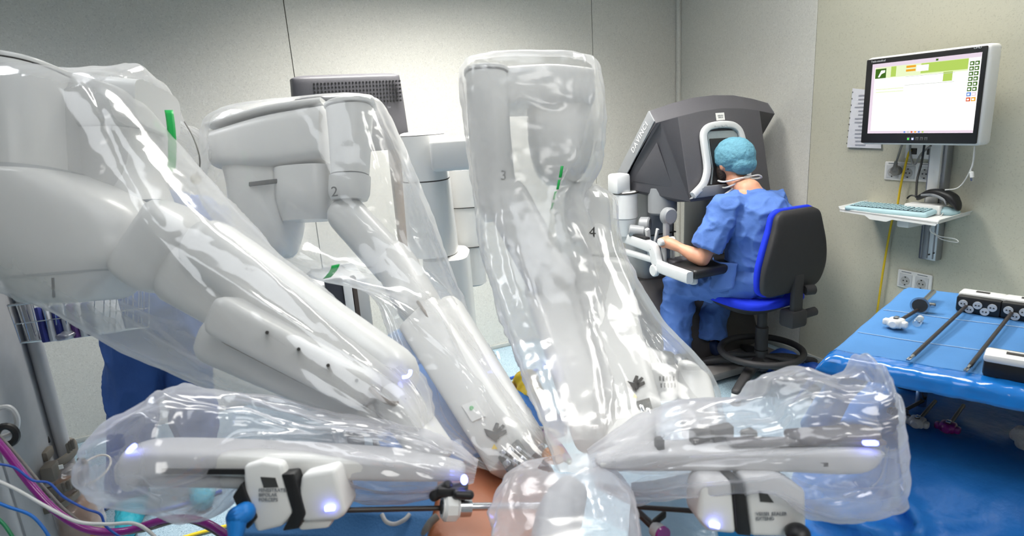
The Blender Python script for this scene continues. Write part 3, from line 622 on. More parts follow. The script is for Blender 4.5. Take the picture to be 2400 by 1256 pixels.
build('front_apron', MB().prism([sh_l+A3(0, 0, .004), sh_fr+A3(0, 0, .004), sh_fr+A3(0, 0, -.016)-fd*.01, sh_l+fd*.30+A3(0, 0, -.016), sh_l+fd*.27+A3(0, 0, -.03), sh_l+fd*.18+A3(0, 0, -.03), sh_l+fd*.15+A3(0, 0, -.014), sh_l+A3(0, 0, -.012)], np.cross(A3(0, 0, 1), fd)*.004), WHITE, shelf, smooth=False)
build('bracket', MB().box((XR-.13, yc, zs-.03), (.26, .06, .05), bev=.008), WHITE, shelf)
# keyboard
k0, k1, k3 = hit(1980, 487, 2, zs+.012), hit(2168, 505, 2, zs+.012), hit(2012, 462, 2, zs+.02)
kx = _n(k1-k0); ky = _n(np.cross(A3(0, 0, 1), kx)); kw = np.linalg.norm(k1-k0); kd = .145
kb = thing('keyboard', 'pale blue washable keyboard on the white shelf', 'keyboard', (k0+k1)/2)
kc = (k0+k1)/2+ky*kd/2+A3(0, 0, .002)
kax = [kx, _n(ky+A3(0, 0, .06)), _n(np.cross(kx, _n(ky+A3(0, 0, .06))))]
KBL = mat('keyboard_blue', (168, 200, 208), .45, var=.01)
KEYM = mat('key_blue', (150, 182, 190), .5, var=.02)
body = build('keyboard_body', MB().box(kc, (kw+.01, kd, .024), ax=kax, bev=.011, seg=3), KBL, kb)
build('key_well', MB().box(kc+kax[2]*.0122, (kw-.03, kd-.035, .001), ax=kax), mat('key_gap', (52, 66, 74), .6), kb, smooth=False)
keymesh = None
for r in range(6):
    for c_ in range(19):
        if c_ in (14, 18) and r == 5: continue
        x = (-.5+(c_+.5)/19)*(kw-.034)+(.004 if c_ > 14 else 0); y = (-.5+(r+.5)/6)*(kd-.04)
        p = kc+kax[0]*x+kax[1]*y+kax[2]*.0145
        if keymesh is None:
            ko = build('key', MB().box(p, ((kw-.034)/19*.72, (kd-.04)/6*.66, .004), ax=kax, bev=.001, seg=1), KEYM, kb, smooth=False); keymesh = (ko, p)
        else:
            o = keymesh[0].copy(); COL.objects.link(o); o.location = tuple(p-keymesh[1])
# mouse
mc = hit(2219, 497, 2, zs+.012)
ms = thing('mouse', 'pale blue mouse beside the keyboard on the white shelf', 'mouse', mc-A3(0, 0, .012))
mm = MB().ell(mc+A3(0, 0, .004), (.034, .055, .022), ax=[ky, kx, A3(0, 0, 1)], n=28, m=16); build('shell', mm, KBL, ms, ang=180)
build('tail', MB().tube([mc-ky*.03, hit(2180, 535, 0, 2.82), hit(2197, 552, 0, 2.88), hit(2238, 560, 0, 2.9), hit(2243, 568, 0, 2.9), hit(2205, 560, 0, 2.92), hit(2190, 545, 0, 2.94)], .0022, 6, m=40), CABLEW, ms)
# scanner in its cradle
XS = 2.97
sc0, sc1 = hit(2165, 465, 0, XS), hit(2232, 470, 0, XS)
cr = thing('barcode_scanner', 'black handheld barcode scanner resting in a white cradle on the shelf', 'scanner', (sc0+sc1)/2-A3(0, 0, .05))
build('cradle', MB().box(hit(2172, 473, 0, XS)*A3(1, 1, 0)+A3(0, 0, zs+.022), (.16, .09, .044), ax=[kx, ky, A3(0, 0, 1)], bev=.006), WHITE, cr)
bx_ = lambda p, w, h: (p, A3(0, 0, 1)*h, A3(1, 0, 0)*w, 2.6)
build('scanner_body', MB().loft([bx_(hit(2155, 462, 0, XS), .016, .014), bx_(hit(2180, 452, 0, XS), .022, .018), bx_(hit(2212, 455, 0, XS), .03, .022), bx_(hit(2236, 468, 0, XS), .032, .026), bx_(hit(2244, 478, 0, XS), .026, .024)], m=22, n=24, cap0='round', cap1='round'), BLACK, cr, ang=180)
build('scanner_stripe', MB().loft([(hit(2165, 456, 0, XS)+A3(-.02,0,0), A3(0, 0, .005), ky*.004, 2), (hit(2195, 456, 0, XS)+A3(-.026,0,0), A3(0, 0, .007), ky*.005, 2), (hit(2222, 466, 0, XS)+A3(-.034,0,0), A3(0, 0, .007), ky*.005, 2), (hit(2228, 478, 0, XS)+A3(-.034,0,0), A3(0, 0, .008), ky*.005, 2)], m=14, n=10), MGREY, cr)
build('lead', MB().tube([hit(2150, 460, 0, XS), hit(2135, 458, 0, XS), hit(2126, 465, 0, XS)], .004, 6, m=12), CABLEK, cr)
# ------------------------------------------------------------------ instrument table with blue drape
ZT = .92
E0 = hit(1948, 838, 2, ZT); e_in = _n(hit(2130, 677, 2, ZT)-E0); g_r = _n(A3(.45, -.89, 0)); depth_t = np.linalg.norm(hit(2130, 677, 2, ZT)-E0)
tb = thing('instrument_table', 'steel two-tier instrument table under blue drapes by the right wall', 'table', (E0+e_in*.4+g_r*.5)*A3(1, 1, 0))
T_ = lambda s, t, z: (E0+e_in*s+g_r*t)*A3(1, 1, 0)+A3(0, 0, z)
build('table_top', MB().prism([T_(.03, .03, ZT-.04), T_(depth_t-.03, .03, ZT-.04), T_(depth_t-.03, 1.15, ZT-.04), T_(.03, 1.15, ZT-.04)], (0, 0, .03)), STEEL, tb, smooth=False)
for s, t in ((.5, .12), (depth_t-.06, .12), (depth_t-.06, 1.08), (.5, 1.08)): build('leg', MB().cyl(T_(s, t, 0), T_(s, t, ZT-.04), .016, n=14), STEEL, tb)
build('lower_tray', MB().prism([T_(.24, .02, .57), T_(depth_t, .02, .57), T_(depth_t, 1.1, .57), T_(.24, 1.1, .57)], (0, 0, .02)), STEEL, tb, smooth=False)
dr = thing('table_drape', 'sky blue surgical drape spread over the top of the instrument table', 'drape', T_(depth_t/2, .55, .6))
def cloth(S, Tt, hang=.07):
    P = np.zeros((len(S), len(Tt), 3))
    for i, s in enumerate(S):
        for j, t in enumerate(Tt):
            ds = max(0, -s, s-depth_t); dt = max(0, -t); z = ZT+.004
            p = T_(min(max(s, -.012), depth_t+.012), max(t, -.012), z)
            dd = max(ds, dt)
            p = p+A3(0, 0, -dd*.95)+(-e_in*min(ds, .4)*.35*(s < 0))+(-g_r*min(dt, .4)*.45)
            w = .004+.05*dd
            p = p+A3(0, 0, perlin(A3(s*4, t*4, 3))*.006)+e_in*perlin(A3(s*3, t*9, 1))*w+g_r*perlin(A3(s*9, t*3, 7))*w*.8
            P[i, j] = p
    return P
SS = np.concatenate([[-.012, -.006], np.linspace(0, depth_t, 40), [depth_t+.006, depth_t+.05, depth_t+.12, depth_t+.2]]); TT = np.concatenate([np.linspace(-.16, -.01, 8), np.linspace(0, 1.2, 50)])
build('sheet', MB().grid(cloth(SS, TT)), DRAPEB, dr, solid=.002, ang=180)
SS2 = np.linspace(-.045, .045, 12); film = cloth(SS2, np.concatenate([np.linspace(-.16, -.01, 12), np.linspace(0, 1.2, 110)]))
film += np.array([0, 0, .003])
for i in range(film.shape[0]):
    for j in range(film.shape[1]): film[i, j] += e_in*perlin(A3(i*.35, j*.35, 5))*.008*(i < 7)+A3(0, 0, perlin(A3(i*.3, j*.5, 9))*.004)
build('film_border', MB().grid(film), DRAPEF, dr, solid=.0015, ang=180, label='glossy blue film border of the drape')
for k_, s in ((0, .22), (1, .47)):
    build('fold_crease', MB().tube([T_(s+.01*perlin(A3(k_, q*5, 2)), q, ZT+.0065+perlin(A3(s*4, q*4, 3))*.006) for q in np.linspace(.0, 1.15, 24)], .0012, 6), mat('crease_blue', (176, 204, 232), .7), dr)
tail = [hit(2010, 865, 2, .84), hit(1975, 905, 2, .76), hit(1945, 950, 2, .66), hit(1915, 1000, 2, .5)]
tl_ = MB().loft([(p, RIGHT*.035*(1+i*.2), UP*.03+FWD*.03, 2) for i, p in enumerate(tail)], m=20, n=20, disp=lambda P: P+np.stack([perlin(P*14)*.01]*3, -1))
build('hanging_corner', tl_, DRAPEB, dr, ang=180)
# lower drape
lo = thing('table_drape', 'deep blue drape on the lower tier falling to the floor in folds', 'drape', T_(.4, .5, 0))
rows = [(.9, .605), (.6, .603), (.4, .602), (.28, .60), (.20, .585), (.15, .55), (.11, .48), (.08, .38), (.05, .26), (.02, .12), (0, .01)]
ST = np.linspace(0, len(rows)-1, 60); TT = np.linspace(-.12, 1.2, 90); P = np.zeros((60, 90, 3))
for i, q in enumerate(ST):
    a = min(int(q), len(rows)-2); f_ = q-a; s = rows[a][0]*(1-f_)+rows[a+1][0]*f_; z = rows[a][1]*(1-f_)+rows[a+1][1]*f_; dro = max(0, .6-z)
    for j, t in enumerate(TT):
        fo = (ridged(A3(t*2.4+z*1.2, z*1.5+s, 2.))*.13+ridged(A3(t*6, z*4, 5.))*.03)*min(1, dro*3.5+.05)+perlin(A3(t*7, s*7, z*4))*.012
        lsh = max(0, -t)
        P[i, j] = T_(s-fo, t, max(.008, z+ridged(A3(t*2.6+s*2, s*3, 4))*.014+ridged(A3(t*1.6+z*3, z*4.5, 8))*.05*min(1, dro*4)-lsh*.9))
_cr = crease(4.2, .085, (1, 1, 1.3), 2.2)(P, None)+crease(9, .025, (1, 1, 1), 7.1)(P, None); _w = np.clip((.62-P[..., 2])*7, .12, 1)
P = P+(A3(-e_in[0]*.8, -e_in[1]*.8, .5))*(_cr*_w)[..., None]
build('sheet', MB().grid(P), DRAPED, lo, solid=.002, ang=180)
build('teal_panel', MB().grid(np.array([[T_(.10-.06*i/7+perlin(A3(j*.3, i*.3, 1))*.02-.07, -.35+.5*j/19, .38-.36*i/7-.02*j/19) for j in range(20)] for i in range(8)])), mat('drape_teal', (28, 130, 190), .5, bump=.2), lo, solid=.002, ang=180)
# instruments on the top
def instrument(label, hpx, tpx, w=.112, h=.052, dep=.075, rev=False, z=ZT+.006):
    hp, tp = hit(hpx[0], hpx[1], 2, z+.03), hit(tpx[0], tpx[1], 2, z+.012); s = _n((tp-hp)*A3(1, 1, 0)); sd = _n(np.cross(A3(0, 0, 1), s))
    it = thing('surgical_instrument', label, 'instrument', (hp*A3(1, 1, 0))+A3(0, 0, z), 'robot instruments laid on the blue table')
    c_ = hp*A3(1, 1, 0)+A3(0, 0, z+h/2)-s*dep/2+sd*.025
    ax = [sd, s, A3(0, 0, 1)]
    b_ = build('housing', MB().box(c_, (w, dep, h), ax=ax, bev=.008), BLACK, it)
    build('cover', MB().box(c_-s*.012+A3(0, 0, h*.42), (w+.002, dep-.02, h*.4), ax=ax, bev=.007), WHITE, it)
    build('release_slot', MB().box(c_-s*.012+A3(0, 0, h*.63), (w*.3, .012, .004), ax=ax), SEAM, b_)
    for i, (x, y) in enumerate(((-.34, .2), (.0, .22), (.34, .2), (-.18, -.22), (.18, -.22))):
        q = c_+s*(dep/2)+sd*x*w*.95+A3(0, 0, y*h*.72-.004)
        wl_ = build('drive_wheel', MB().cyl(q, q+s*.004, .0115, n=20), LGREY, b_)
        build('wheel_pin', MB().cyl(q+s*.004-sd*.004, q+s*.0055-sd*.004, .0022, n=8).cyl(q+s*.004+sd*.004, q+s*.0055+sd*.004, .0022, n=8), SEAM, wl_)
    st0 = c_+s*dep/2-sd*.028+A3(0, 0, -.004); st0[2] = z+.022
    build('shaft', MB().cyl(st0, tp, .0052, n=14), SHAFT, it)
    build('wrist_tip', MB().cyl(tp, tp+s*.02, .005, .004, n=12).box(tp+s*.028+sd*.002, (.004, .02, .004), ax=ax).box(tp+s*.028-sd*.003, (.003, .018, .004), ax=ax), STEEL, it)
    return it
instrument('robot instrument nearest the table left end, long black shaft, white and black head', (2268, 712), (2140, 834))
instrument('second robot instrument on the blue table, long black shaft reaching the film border', (2375, 728), (2273, 858))
instrument('robot instrument lying reversed, white and black head at the front of the table', (2412, 846), (2432, 735), dep=.08)
# cannula, obturators, vial
def obturator(name, label, hp, tp, r, m, z):
    o = thing(name, label, 'trocar', hp-A3(0, 0, hp[2]-z)); d = _n(tp-hp); sd = _n(np.cross(A3(0, 0, 1), d))
    A_ = [sd, d, A3(0, 0, 1)]
    hd = build('head', MB().box(hp, (.042, .040, .028), ax=A_, bev=.009, seg=3), m, o)
    for q in (-1, 1): build('side_tab', MB().box(hp-d*.006+sd*.024*q, (.016, .022, .020), ax=A_, bev=.006, seg=3), m, hd)
    build('end_cap', MB().cyl(hp-d*.018, hp-d*.028, .014, .012, n=18, bev=.003), m, hd)
    build('ring_mark', MB().tube([hp+A3(0, 0, .0145)-d*.006+(sd*math.cos(t)+d*math.sin(t))*.006 for t in np.linspace(0, 2*PI, 14)[:-1]], .0009, 5, closed=True), SEAM, hd)
    build('clip', MB().box(hp+A3(0, 0, .017), (.012, .02, .004), ax=[sd, d, A3(0, 0, 1)], bev=.002), STEEL, hd)
    build('rod', MB().cyl(hp+d*.02, tp, .0055, n=12), SHAFT, o)
    return o
WHT = WHITE
obturator('obturator', 'white-headed trocar obturator with black rod beside the steel cannula', hit(2100, 756, 2, ZT+.024), hit(2150, 727, 2, ZT+.018), .02, WHT, ZT+.006)
cn0, cn1 = hit(2158, 714, 2, ZT+.03), hit(2186, 686, 2, ZT+.03); cd = _n(cn1-cn0)
cn = thing('cannula', 'polished steel cannula with a wide bowl lying on the blue table', 'cannula', cn0-A3(0, 0, .022))
bl_ = build('bowl', MB().cyl(cn0-cd*.012, cn0+cd*.014, .027, .02, n=28), STEEL, cn); build('bowl_mouth', MB().cyl(cn0-cd*.0135, cn0-cd*.012, .021, n=24), SEAM, bl_)
build('flange', MB().box(cn0+cd*.012+_n(np.cross(A3(0, 0, 1), cd))*-.022, (.03, .016, .014), ax=[_n(np.cross(A3(0, 0, 1), cd)), cd, A3(0, 0, 1)], bev=.004), STEEL, cn)
build('tube', MB().cyl(cn0+cd*.012, cn1+cd*.01, .0085, n=18), STEEL, cn)
v0 = hit(2148, 758, 2, ZT+.016); vd = _n(hit(2168, 732, 2, ZT+.016)-v0)
vi = thing('vial', 'small clear vial with a grey cap beside the white obturator', 'vial', v0-A3(0, 0, .012))
GL = plastic('clear_glass', (.9, .97, 1), .12, .5, .05, .02, 20)
build('glass', MB().cyl(v0, v0+vd*.04, .011, n=18, bev=.003), GL, vi); build('cap', MB().cyl(v0+vd*.042, v0+vd*.058, .0095, n=16, bev=.002), LGREY, vi)
# lower tier items
ZL = .612
obturator('obturator', 'white-headed obturator lying on the lower blue tier', hit(2150, 988, 2, ZL+.02), hit(2192, 940, 2, ZL+.02), .02, mat('obturator_grey', (206, 208, 210), .4), ZL)
obturator('obturator', 'purple-headed trocar on the lower blue tier', hit(2222, 1000, 2, ZL+.024), hit(2258, 950, 2, ZL+.02), .02, mat('purple', (134, 22, 128), .3, coat=.3), ZL)
obturator('obturator', 'dark-headed trocar at the left end of the lower blue tier', hit(2108, 968, 2, ZL+.02), hit(2165, 938, 2, ZL+.02), .02, mat('navy_plastic', (20, 34, 72), .35), ZL)
gz = MB(); gc = hit(2425, 1030, 2, ZL+.02)
for i in range(7): gz.ell(gc+A3(random.uniform(-.04, .04), random.uniform(-.05, .05), random.uniform(-.01, .02)), (.02, .028, .018))
tag(build('gauze_bundle', fuse(gz, .007, 2, fold(28, .008)), mat('gauze', (226, 228, 230), .9, bump=.4, bscale=200), ang=180), 'crumpled white gauze at the right end of the lower tier', 'gauze')
tag(build('steel_tray', MB().prism([hit(2100, 908, 2, ZL), hit(2155, 920, 2, ZL), hit(2175, 904, 2, ZL), hit(2115, 892, 2, ZL)], (0, 0, .015)), ALU, bevel=.004), 'flat metal tray in the shadow under the table top', 'tray')
# ------------------------------------------------------------------ robot: cart and four arms
def csec(ax, ay, bx, by, d, t, e=2.6, db=None):
    a, b = at(ax, ay, d), at(bx, by, db or d); u = (b-a)/2; uh = _n(u); v = _n(FWD-(FWD@uh)*uh)*t
    return ((a+b)/2, u, v, e)
def link(px0, d0, px1, d1, w0, w1, t0, t1=None, e=3.4, n=28, m=8, cap0='round', cap1='round', mb=None, rl=None):
    P0, P1 = at(px0[0], px0[1], d0), at(px1[0], px1[1], d1); ax = _n(P1-P0); sd = _n(np.cross(ax, FWD)); v = np.cross(sd, ax); t1 = t1 or t0
    h0, h1 = w0*d0/F_PX/2, w1*d1/F_PX/2
    return (mb or MB()).loft([(P0+(P1-P0)*q, sd*(h0+(h1-h0)*q), v*(t0+(t1-t0)*q), e) for q in np.linspace(0, 1, m)], n=n, cap0=cap0, cap1=cap1, rl=rl)
def strip(pts, d, r, name, m, par, seg=24): return build(name, MB().tube([at(a, b, dd if (dd := (q[0] if q else d)) else d) for a, b, *q in pts], r, 6, m=seg), m, par)
def front_of(px0, d0, px1, d1, t):
    P0, P1 = at(px0[0], px0[1], d0), at(px1[0], px1[1], d1); ax = _n(P1-P0); sd = _n(np.cross(ax, FWD)); v = np.cross(sd, ax); v = v if v@FWD > 0 else -v; O = P0-v*t
    def f(px, py, out=.002):
        r = at(px, py, 1.0)-CAM; k_ = ((O-v*out-CAM)@v)/(r@v); return CAM+r*k_
    f.n = v; f.ax = ax; f.sd = sd
    return f
FA2 = front_of((990, 745), 1.58, (1205, 1075), 1.22, .035)
FA4 = front_of((1405, 660), 1.75, (1490, 985), 1.29, .05)
# tower: column, boom and hanging post
cart = thing('robot_cart', 'white robot tower column with boom behind the draped arms', 'robot tower', hit(1000, 600, 1, 2.75)*A3(1, 1, 0))
cx0 = hit(1000, 420, 1, 2.75)
def vcyl(px, y, z0, z1, rx, ry, e=2.4, n=40):
    c_ = hit(px[0], px[1], 1, y); a = RIGHT*A3(1, 1, 0); a = _n(a); b = A3(-a[1], a[0], 0)
    return [(A3(c_[0], c_[1], z), a*rx*k, b*ry*k, e) for z, k in ((z0, 1), (z1, 1))]
x0 = cx0[0]
ca = _n(RIGHT*A3(1, 1, 0)); cb_ = A3(-ca[1], ca[0], 0)
def vsec(c, z, rx, ry, e=2.6): return (A3(c[0], c[1], z), ca*rx, cb_*ry, e)
cc = A3(x0, 2.75, 0)
z1 = hit(1000, 310, 1, 2.75)[2]; z2 = hit(1000, 420, 1, 2.75)[2]; z3 = hit(1030, 588, 1, 2.75)[2]
build('column', MB().loft([vsec(cc, z3, .118, .15), vsec(cc, z2-.003, .108, .14)], n=40), ROBOT, cart)
build('column_seam', MB().loft([vsec(cc, z2-.004, .1065, .138), vsec(cc, z2+.003, .1065, .138)], n=40), SEAM, cart)
cap = build('column_cap', MB().loft([vsec(cc, z2+.002, .106, .138), vsec(cc, z1-.012, .10, .132)], n=40).loft([vsec(cc, z1-.009, .10, .132), vsec(cc, z1-.001, .097, .128), vsec(cc, z1+.004, .08, .11)], n=40), ROBOT, cart)
build('cap_seam', MB().loft([vsec(cc, z1-.0125, .0985, .13), vsec(cc, z1-.0085, .0985, .13)], n=40), SEAM, cap)
bc = hit(1055, 600, 1, 2.72)
build('column_base', MB().loft([vsec(A3(x0+.06, 2.74, 0), z3-.005, .095, .13, 4), vsec(A3(x0+.06, 2.74, 0), z3-.02, .108, .15, 4), vsec(A3(x0+.06, 2.74, 0), .3, .115, .16, 4), vsec(A3(x0+.06, 2.74, 0), .03, .14, .2, 4)], n=40), ROBOT, cart)
b0 = hit(1016, 358, 1, 2.60); b1 = hit(1200, 345, 1, 2.45)
bz = (hit(1050, 322, 1, 2.58)[2]+hit(1050, 397, 1, 2.58)[2])/2; bh = abs(hit(1050, 322, 1, 2.58)[2]-hit(1050, 397, 1, 2.58)[2])
dv = _n((b1-b0)*A3(1, 1, 0)); L_ = np.linalg.norm((b1-b0)*A3(1, 1, 0))
build('boom', MB().box(A3(*(b0+dv*L_/2)[:2], bz), (L_, .22, bh), ax=[dv, A3(-dv[1], dv[0], 0), A3(0, 0, 1)], bev=.02, seg=3), ROBOT, cart)
hp = hit(1095, 520, 1, 2.95); hr = .085
hz = [hit(1095, q, 1, 2.95)[2] for q in (395, 482, 574, 662)]
po = build('hanging_post', MB().loft([vsec(hp, hz[3], .078, .078), vsec(hp, hz[0], .085, .085)], n=36), ROBOT, cart)
for q in hz[1:3]: build('post_seam', MB().loft([vsec(hp, q-.002, .085, .085), vsec(hp, q+.002, .085, .085)], n=36), SEAM, po)
build('post_foot', MB().loft([vsec(hp, hz[3]-.012, .06, .06), vsec(hp, hz[3], .08, .08)], n=36), MGREY, po)
# vision monitor housing on its post
YV = 2.95
vm = thing('vision_cart', 'dark grey vented monitor housing on a post behind arm two', 'monitor cart', hit(815, 400, 1, YV)*A3(1, 1, 0))
q1, q2, q3, q4 = [hit(a, b, 1, YV) for a, b in ((683, 196), (938, 176), (952, 334), (700, 356))]
ctr = A3((q1[0]+q2[0])/2, YV, 0); hw = (q2[0]-q1[0])/2
def hs(z, w, y, t, e=5): return (A3(ctr[0], y, z), A3(w, 0, 0), A3(0, t, 0), e)
ztop, zbot = hit(815, 172, 1, YV)[2], q3[2]-.02
build('housing', MB().loft([hs(zbot, hw*1.0, YV+.05, .07), hs(zbot+.02, hw*1.06, YV+.05, .085), hs(ztop-.05, hw*1.0, YV+.05, .095), hs(ztop-.012, hw*.97, YV+.06, .08), hs(ztop, hw*.8, YV+.08, .04)], m=26, n=48), DGREY, vm, ang=60)
gm = bpy.data.meshes.new('vent_hole')
import itertools
u0, u1, w0, w1 = hit(735, 190, 1, YV-.05), hit(936, 178, 1, YV-.05), hit(738, 228, 1, YV-.05), hit(938, 218, 1, YV-.05)
first = None
for r in range(6):
    for k_ in range(26):
        a = k_/25; b = r/5; p = (u0*(1-a)+u1*a)*(1-b)+(w0*(1-a)+w1*a)*b; p = A3(p[0], YV-.046, (ztop-.045-.088*b)-.0)
        if first is None: first = (build('vent_hole', MB().cyl(p, p+A3(0, .01, 0), .0048, n=8), BLACK, vm, smooth=False), p)
        else:
            o = first[0].copy(); COL.objects.link(o); o.location = tuple(p-first[1])
text('lettering', 'I', .05, hit(905, 262, 1, YV-.052), (1, 0, 0), (0, 0, 1), SEAM, vm); text('lettering', 'TM', .012, hit(912, 252, 1, YV-.052), (1, 0, 0), (0, 0, 1), MGREY, vm)
pp = hit(945, 380, 1, YV+.05); build('post', MB().box((pp[0]-.02, YV+.06, (zbot+.03)/2), (.09, .06, zbot+.03), bev=.012), mat('post_brown', (150, 132, 116), .4), vm)
pb = hit(800, 720, 1, 2.85)
cz = hit(790, 652, 1, 2.75)[2]
ca_, cb2, cc2 = hit(760, 660, 1, 2.74), hit(800, 660, 1, 2.74), hit(822, 660, 1, 2.74)
build('rack_panel', MB().box(((ca_[0]+cb2[0])/2, 2.74, cz/2), (cb2[0]-ca_[0], .04, cz), bev=.004), mat('rack_dark', (44, 46, 54), .45), vm)
build('rack_rail', MB().box(((cb2[0]+cc2[0])/2, 2.735, cz/2), (cc2[0]-cb2[0]-.004, .05, cz), bev=.004), LGREY, vm)
build('rack_edge', MB().box((cc2[0]+.012, 2.74, cz/2), (.02, .04, cz), bev=.003), mat('rack_brown', (72, 64, 60), .5), vm)
build('cabinet', MB().box(((ca_[0]+cc2[0])/2+.02, 2.95, (cz-.02)/2), (.24, .38, cz-.02), bev=.02), ROBOTG, vm)
# ---------- arm one (left foreground)
def arm_thing(n, label, px, d): return thing('robot_manipulator', label, 'robot arm', at(px[0], px[1], d), 'four draped robot arms')
a1 = arm_thing(1, 'white robot arm numbered 1 with a big hanging joint at the far left', (200, 700), 1.35)
build('upper_joint', MB().loft([csec(-130, 172, 140, 172, 1.42, .13, 3), csec(-125, 290, 150, 290, 1.42, .135, 3), csec(-120, 402, 160, 402, 1.42, .135, 3)], m=10, n=40), ROBOT, a1)
build('joint_cap', MB().loft([csec(-132, 168, 140, 168, 1.42, .13, 3), csec(-130, 158, 138, 158, 1.42, .128, 3), csec(-110, 153, 118, 153, 1.42, .1, 3)], m=8, n=40), ROBOT, a1)
build('joint_seam', MB().loft([csec(-128, 171, 138, 171, 1.42, .128, 3), csec(-128, 167, 138, 167, 1.42, .128, 3)], n=40), SEAM, a1)
build('joint_seam', MB().loft([csec(-118, 413, 170, 413, 1.42, .136, 3), csec(-118, 401, 166, 401, 1.42, .134, 3)], n=40), ROBOTG, a1)
lo1 = build('lower_joint', MB().loft([csec(-120, 412, 200, 412, 1.42, .14, 3), csec(-60, 520, 345, 490, 1.4, .14, 3), csec(10, 600, 372, 585, 1.39, .14, 3.2), csec(70, 660, 318, 640, 1.38, .125, 3.4), csec(90, 698, 275, 690, 1.38, .11, 3.4), csec(105, 707, 255, 703, 1.38, .09, 3)], m=26, n=44), ROBOT, a1, ang=60)
build('joint_ring', MB().loft([csec(66, 650, 330, 628, 1.38, .1295, 3.3), csec(69, 655, 325, 633, 1.38, .129, 3.3)], n=44), ROBOTG, lo1)
text('number', '1', .06, at(125, 677, 1.225), RIGHT+UP*.1, UP-RIGHT*.05, SEAM, lo1)
build('rear_boom', MB().loft([csec(110, 200, 120, 330, 1.55, .1, 5), csec(250, 195, 255, 315, 1.55, .1, 5), csec(372, 205, 374, 308, 1.55, .1, 5)], m=10, n=32), ROBOT, a1)
build('rear_joint', MB().loft([csec(170, 318, 360, 312, 1.56, .09, 3), csec(180, 420, 365, 400, 1.56, .09, 3), csec(215, 520, 390, 470, 1.54, .09, 3)], m=12, n=32), ROBOT, a1)
build('elbow_drum', link((430, 520), 1.36, (345, 640), 1.36, 150, 140, .10, e=2.4, rl=.03), ROBOT, a1, ang=60)
build('upper_link', link((500, 585), 1.30, (905, 880), 1.18, 135, 150, .065, e=2.6, m=10), ROBOT, a1, ang=60)
build('mid_link', link((430, 640), 1.32, (700, 800), 1.26, 150, 130, .05, e=3), ROBOT, a1, ang=60)
md = build('cover_block', link((545, 745), 1.19, (850, 905), 1.12, 98, 92, .05, e=5, m=6), ROBOT, a1, ang=50)
build('lower_link', link((520, 800), 1.24, (890, 965), 1.16, 110, 95, .05, e=3.4, m=6), ROBOT, a1, ang=50)
for a, b in ((626, 779), (700, 818), (769, 856), (836, 892)): build('screw', MB().cyl(at(a, b, 1.065), at(a, b, 1.12), .0032, n=10), SEAM, md)
strip([(498, 768, 1.165), (522, 796, 1.15), (562, 818, 1.14), (695, 886, 1.12), (815, 946, 1.095)], 1, .005, 'groove', SEAMB, md)
strip([(850, 884, 1.09), (868, 910, 1.085), (895, 935, 1.085), (925, 946, 1.09), (952, 938, 1.1)], 1, .005, 'groove', SEAMB, md)
strip([(962, 868, 1.105), (960, 878, 1.10), (952, 883, 1.098), (943, 884, 1.096)], 1, .0035, 'status_light', LED, a1, 12)
# carriage of arm one, level in the foreground
build('carriage_link', link((930, 940), 1.15, (1010, 1050), 1.08, 90, 80, .05), ROBOT, a1)
cg = build('carriage', MB().loft([csec(305, 1062, 312, 1130, .94, .03, 3.4), csec(325, 1040, 330, 1140, .94, .042, 3.6), csec(420, 1036, 420, 1100, .95, .045, 4), csec(700, 1046, 700, 1108, .97, .045, 4), csec(950, 1062, 950, 1116, 1.01, .04, 4), csec(1075, 1085, 1075, 1120, 1.04, .03, 3)], m=30, n=32, cap0='round', cap1='round'), ROBOT, a1, ang=60)
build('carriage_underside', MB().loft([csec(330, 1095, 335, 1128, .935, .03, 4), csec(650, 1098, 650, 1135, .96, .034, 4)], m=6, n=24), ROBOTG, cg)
build('rail_slot', MB().box(at(520, 1105, .905), (.17, .004, .008), ax=[_n(at(640, 1105, .96)-at(380, 1103, .94)), FWD, UP]), BLACK, cg)
strip([(299, 1064, .915), (305, 1054, .905), (316, 1044, .90)], 1, .0042, 'status_light', LED, cg, 10)
def txt_block(name, lines, px, d, size, par, xd=None, yd=None, m=SEAM):
    return text(name, lines, size, at(px[0], px[1], d), RIGHT if xd is None else xd, UP if yd is None else yd, m, par, align='LEFT')
def inst_head(label, wht, drk, shaft, led, d, window, lines, tpos, plug=None, tilt=0):
    it = thing('surgical_instrument', label, 'instrument', at(wht[0][0], wht[0][1], d), 'instruments docked on the robot arms')
    pol = lambda ps, dd: [at(a, b, dd) for a, b in ps]
    w = build('housing', MB().prism(pol(wht, d-.025), FWD*.06), WHITE, it, bevel=.007, seg=3)
    build('base_band', MB().prism(pol(drk, d-.028), FWD*.064), BLACK, it, bevel=.003)
    build('window', MB().prism(pol(window, d-.026), FWD*.003), mat('window_grey', (70, 70, 70), .3), w)
    txt_block('lettering', lines, tpos, d-.027, .0072, w, m=MGREY)
    build('shaft', MB().cyl(at(*shaft[0]), at(*shaft[1]), .0042, n=14), SHAFT, it)
    return it
ad = build('instrument_adapter', MB().prism([at(a, b, .905) for a, b in ((705, 1112), (785, 1098), (812, 1205), (790, 1222), (715, 1226), (690, 1215))], FWD*.07), WHITE, a1, bevel=.008, seg=3)
strip([(762, 1192, .90), (784, 1190, .90)], 1, .0042, 'status_light', LED, ad, 4)
build('adapter_foot', MB().prism([at(a, b, .915) for a, b in ((690, 1212), (785, 1210), (770, 1240), (700, 1246))], FWD*.05), WHITE, a1, bevel=.006)
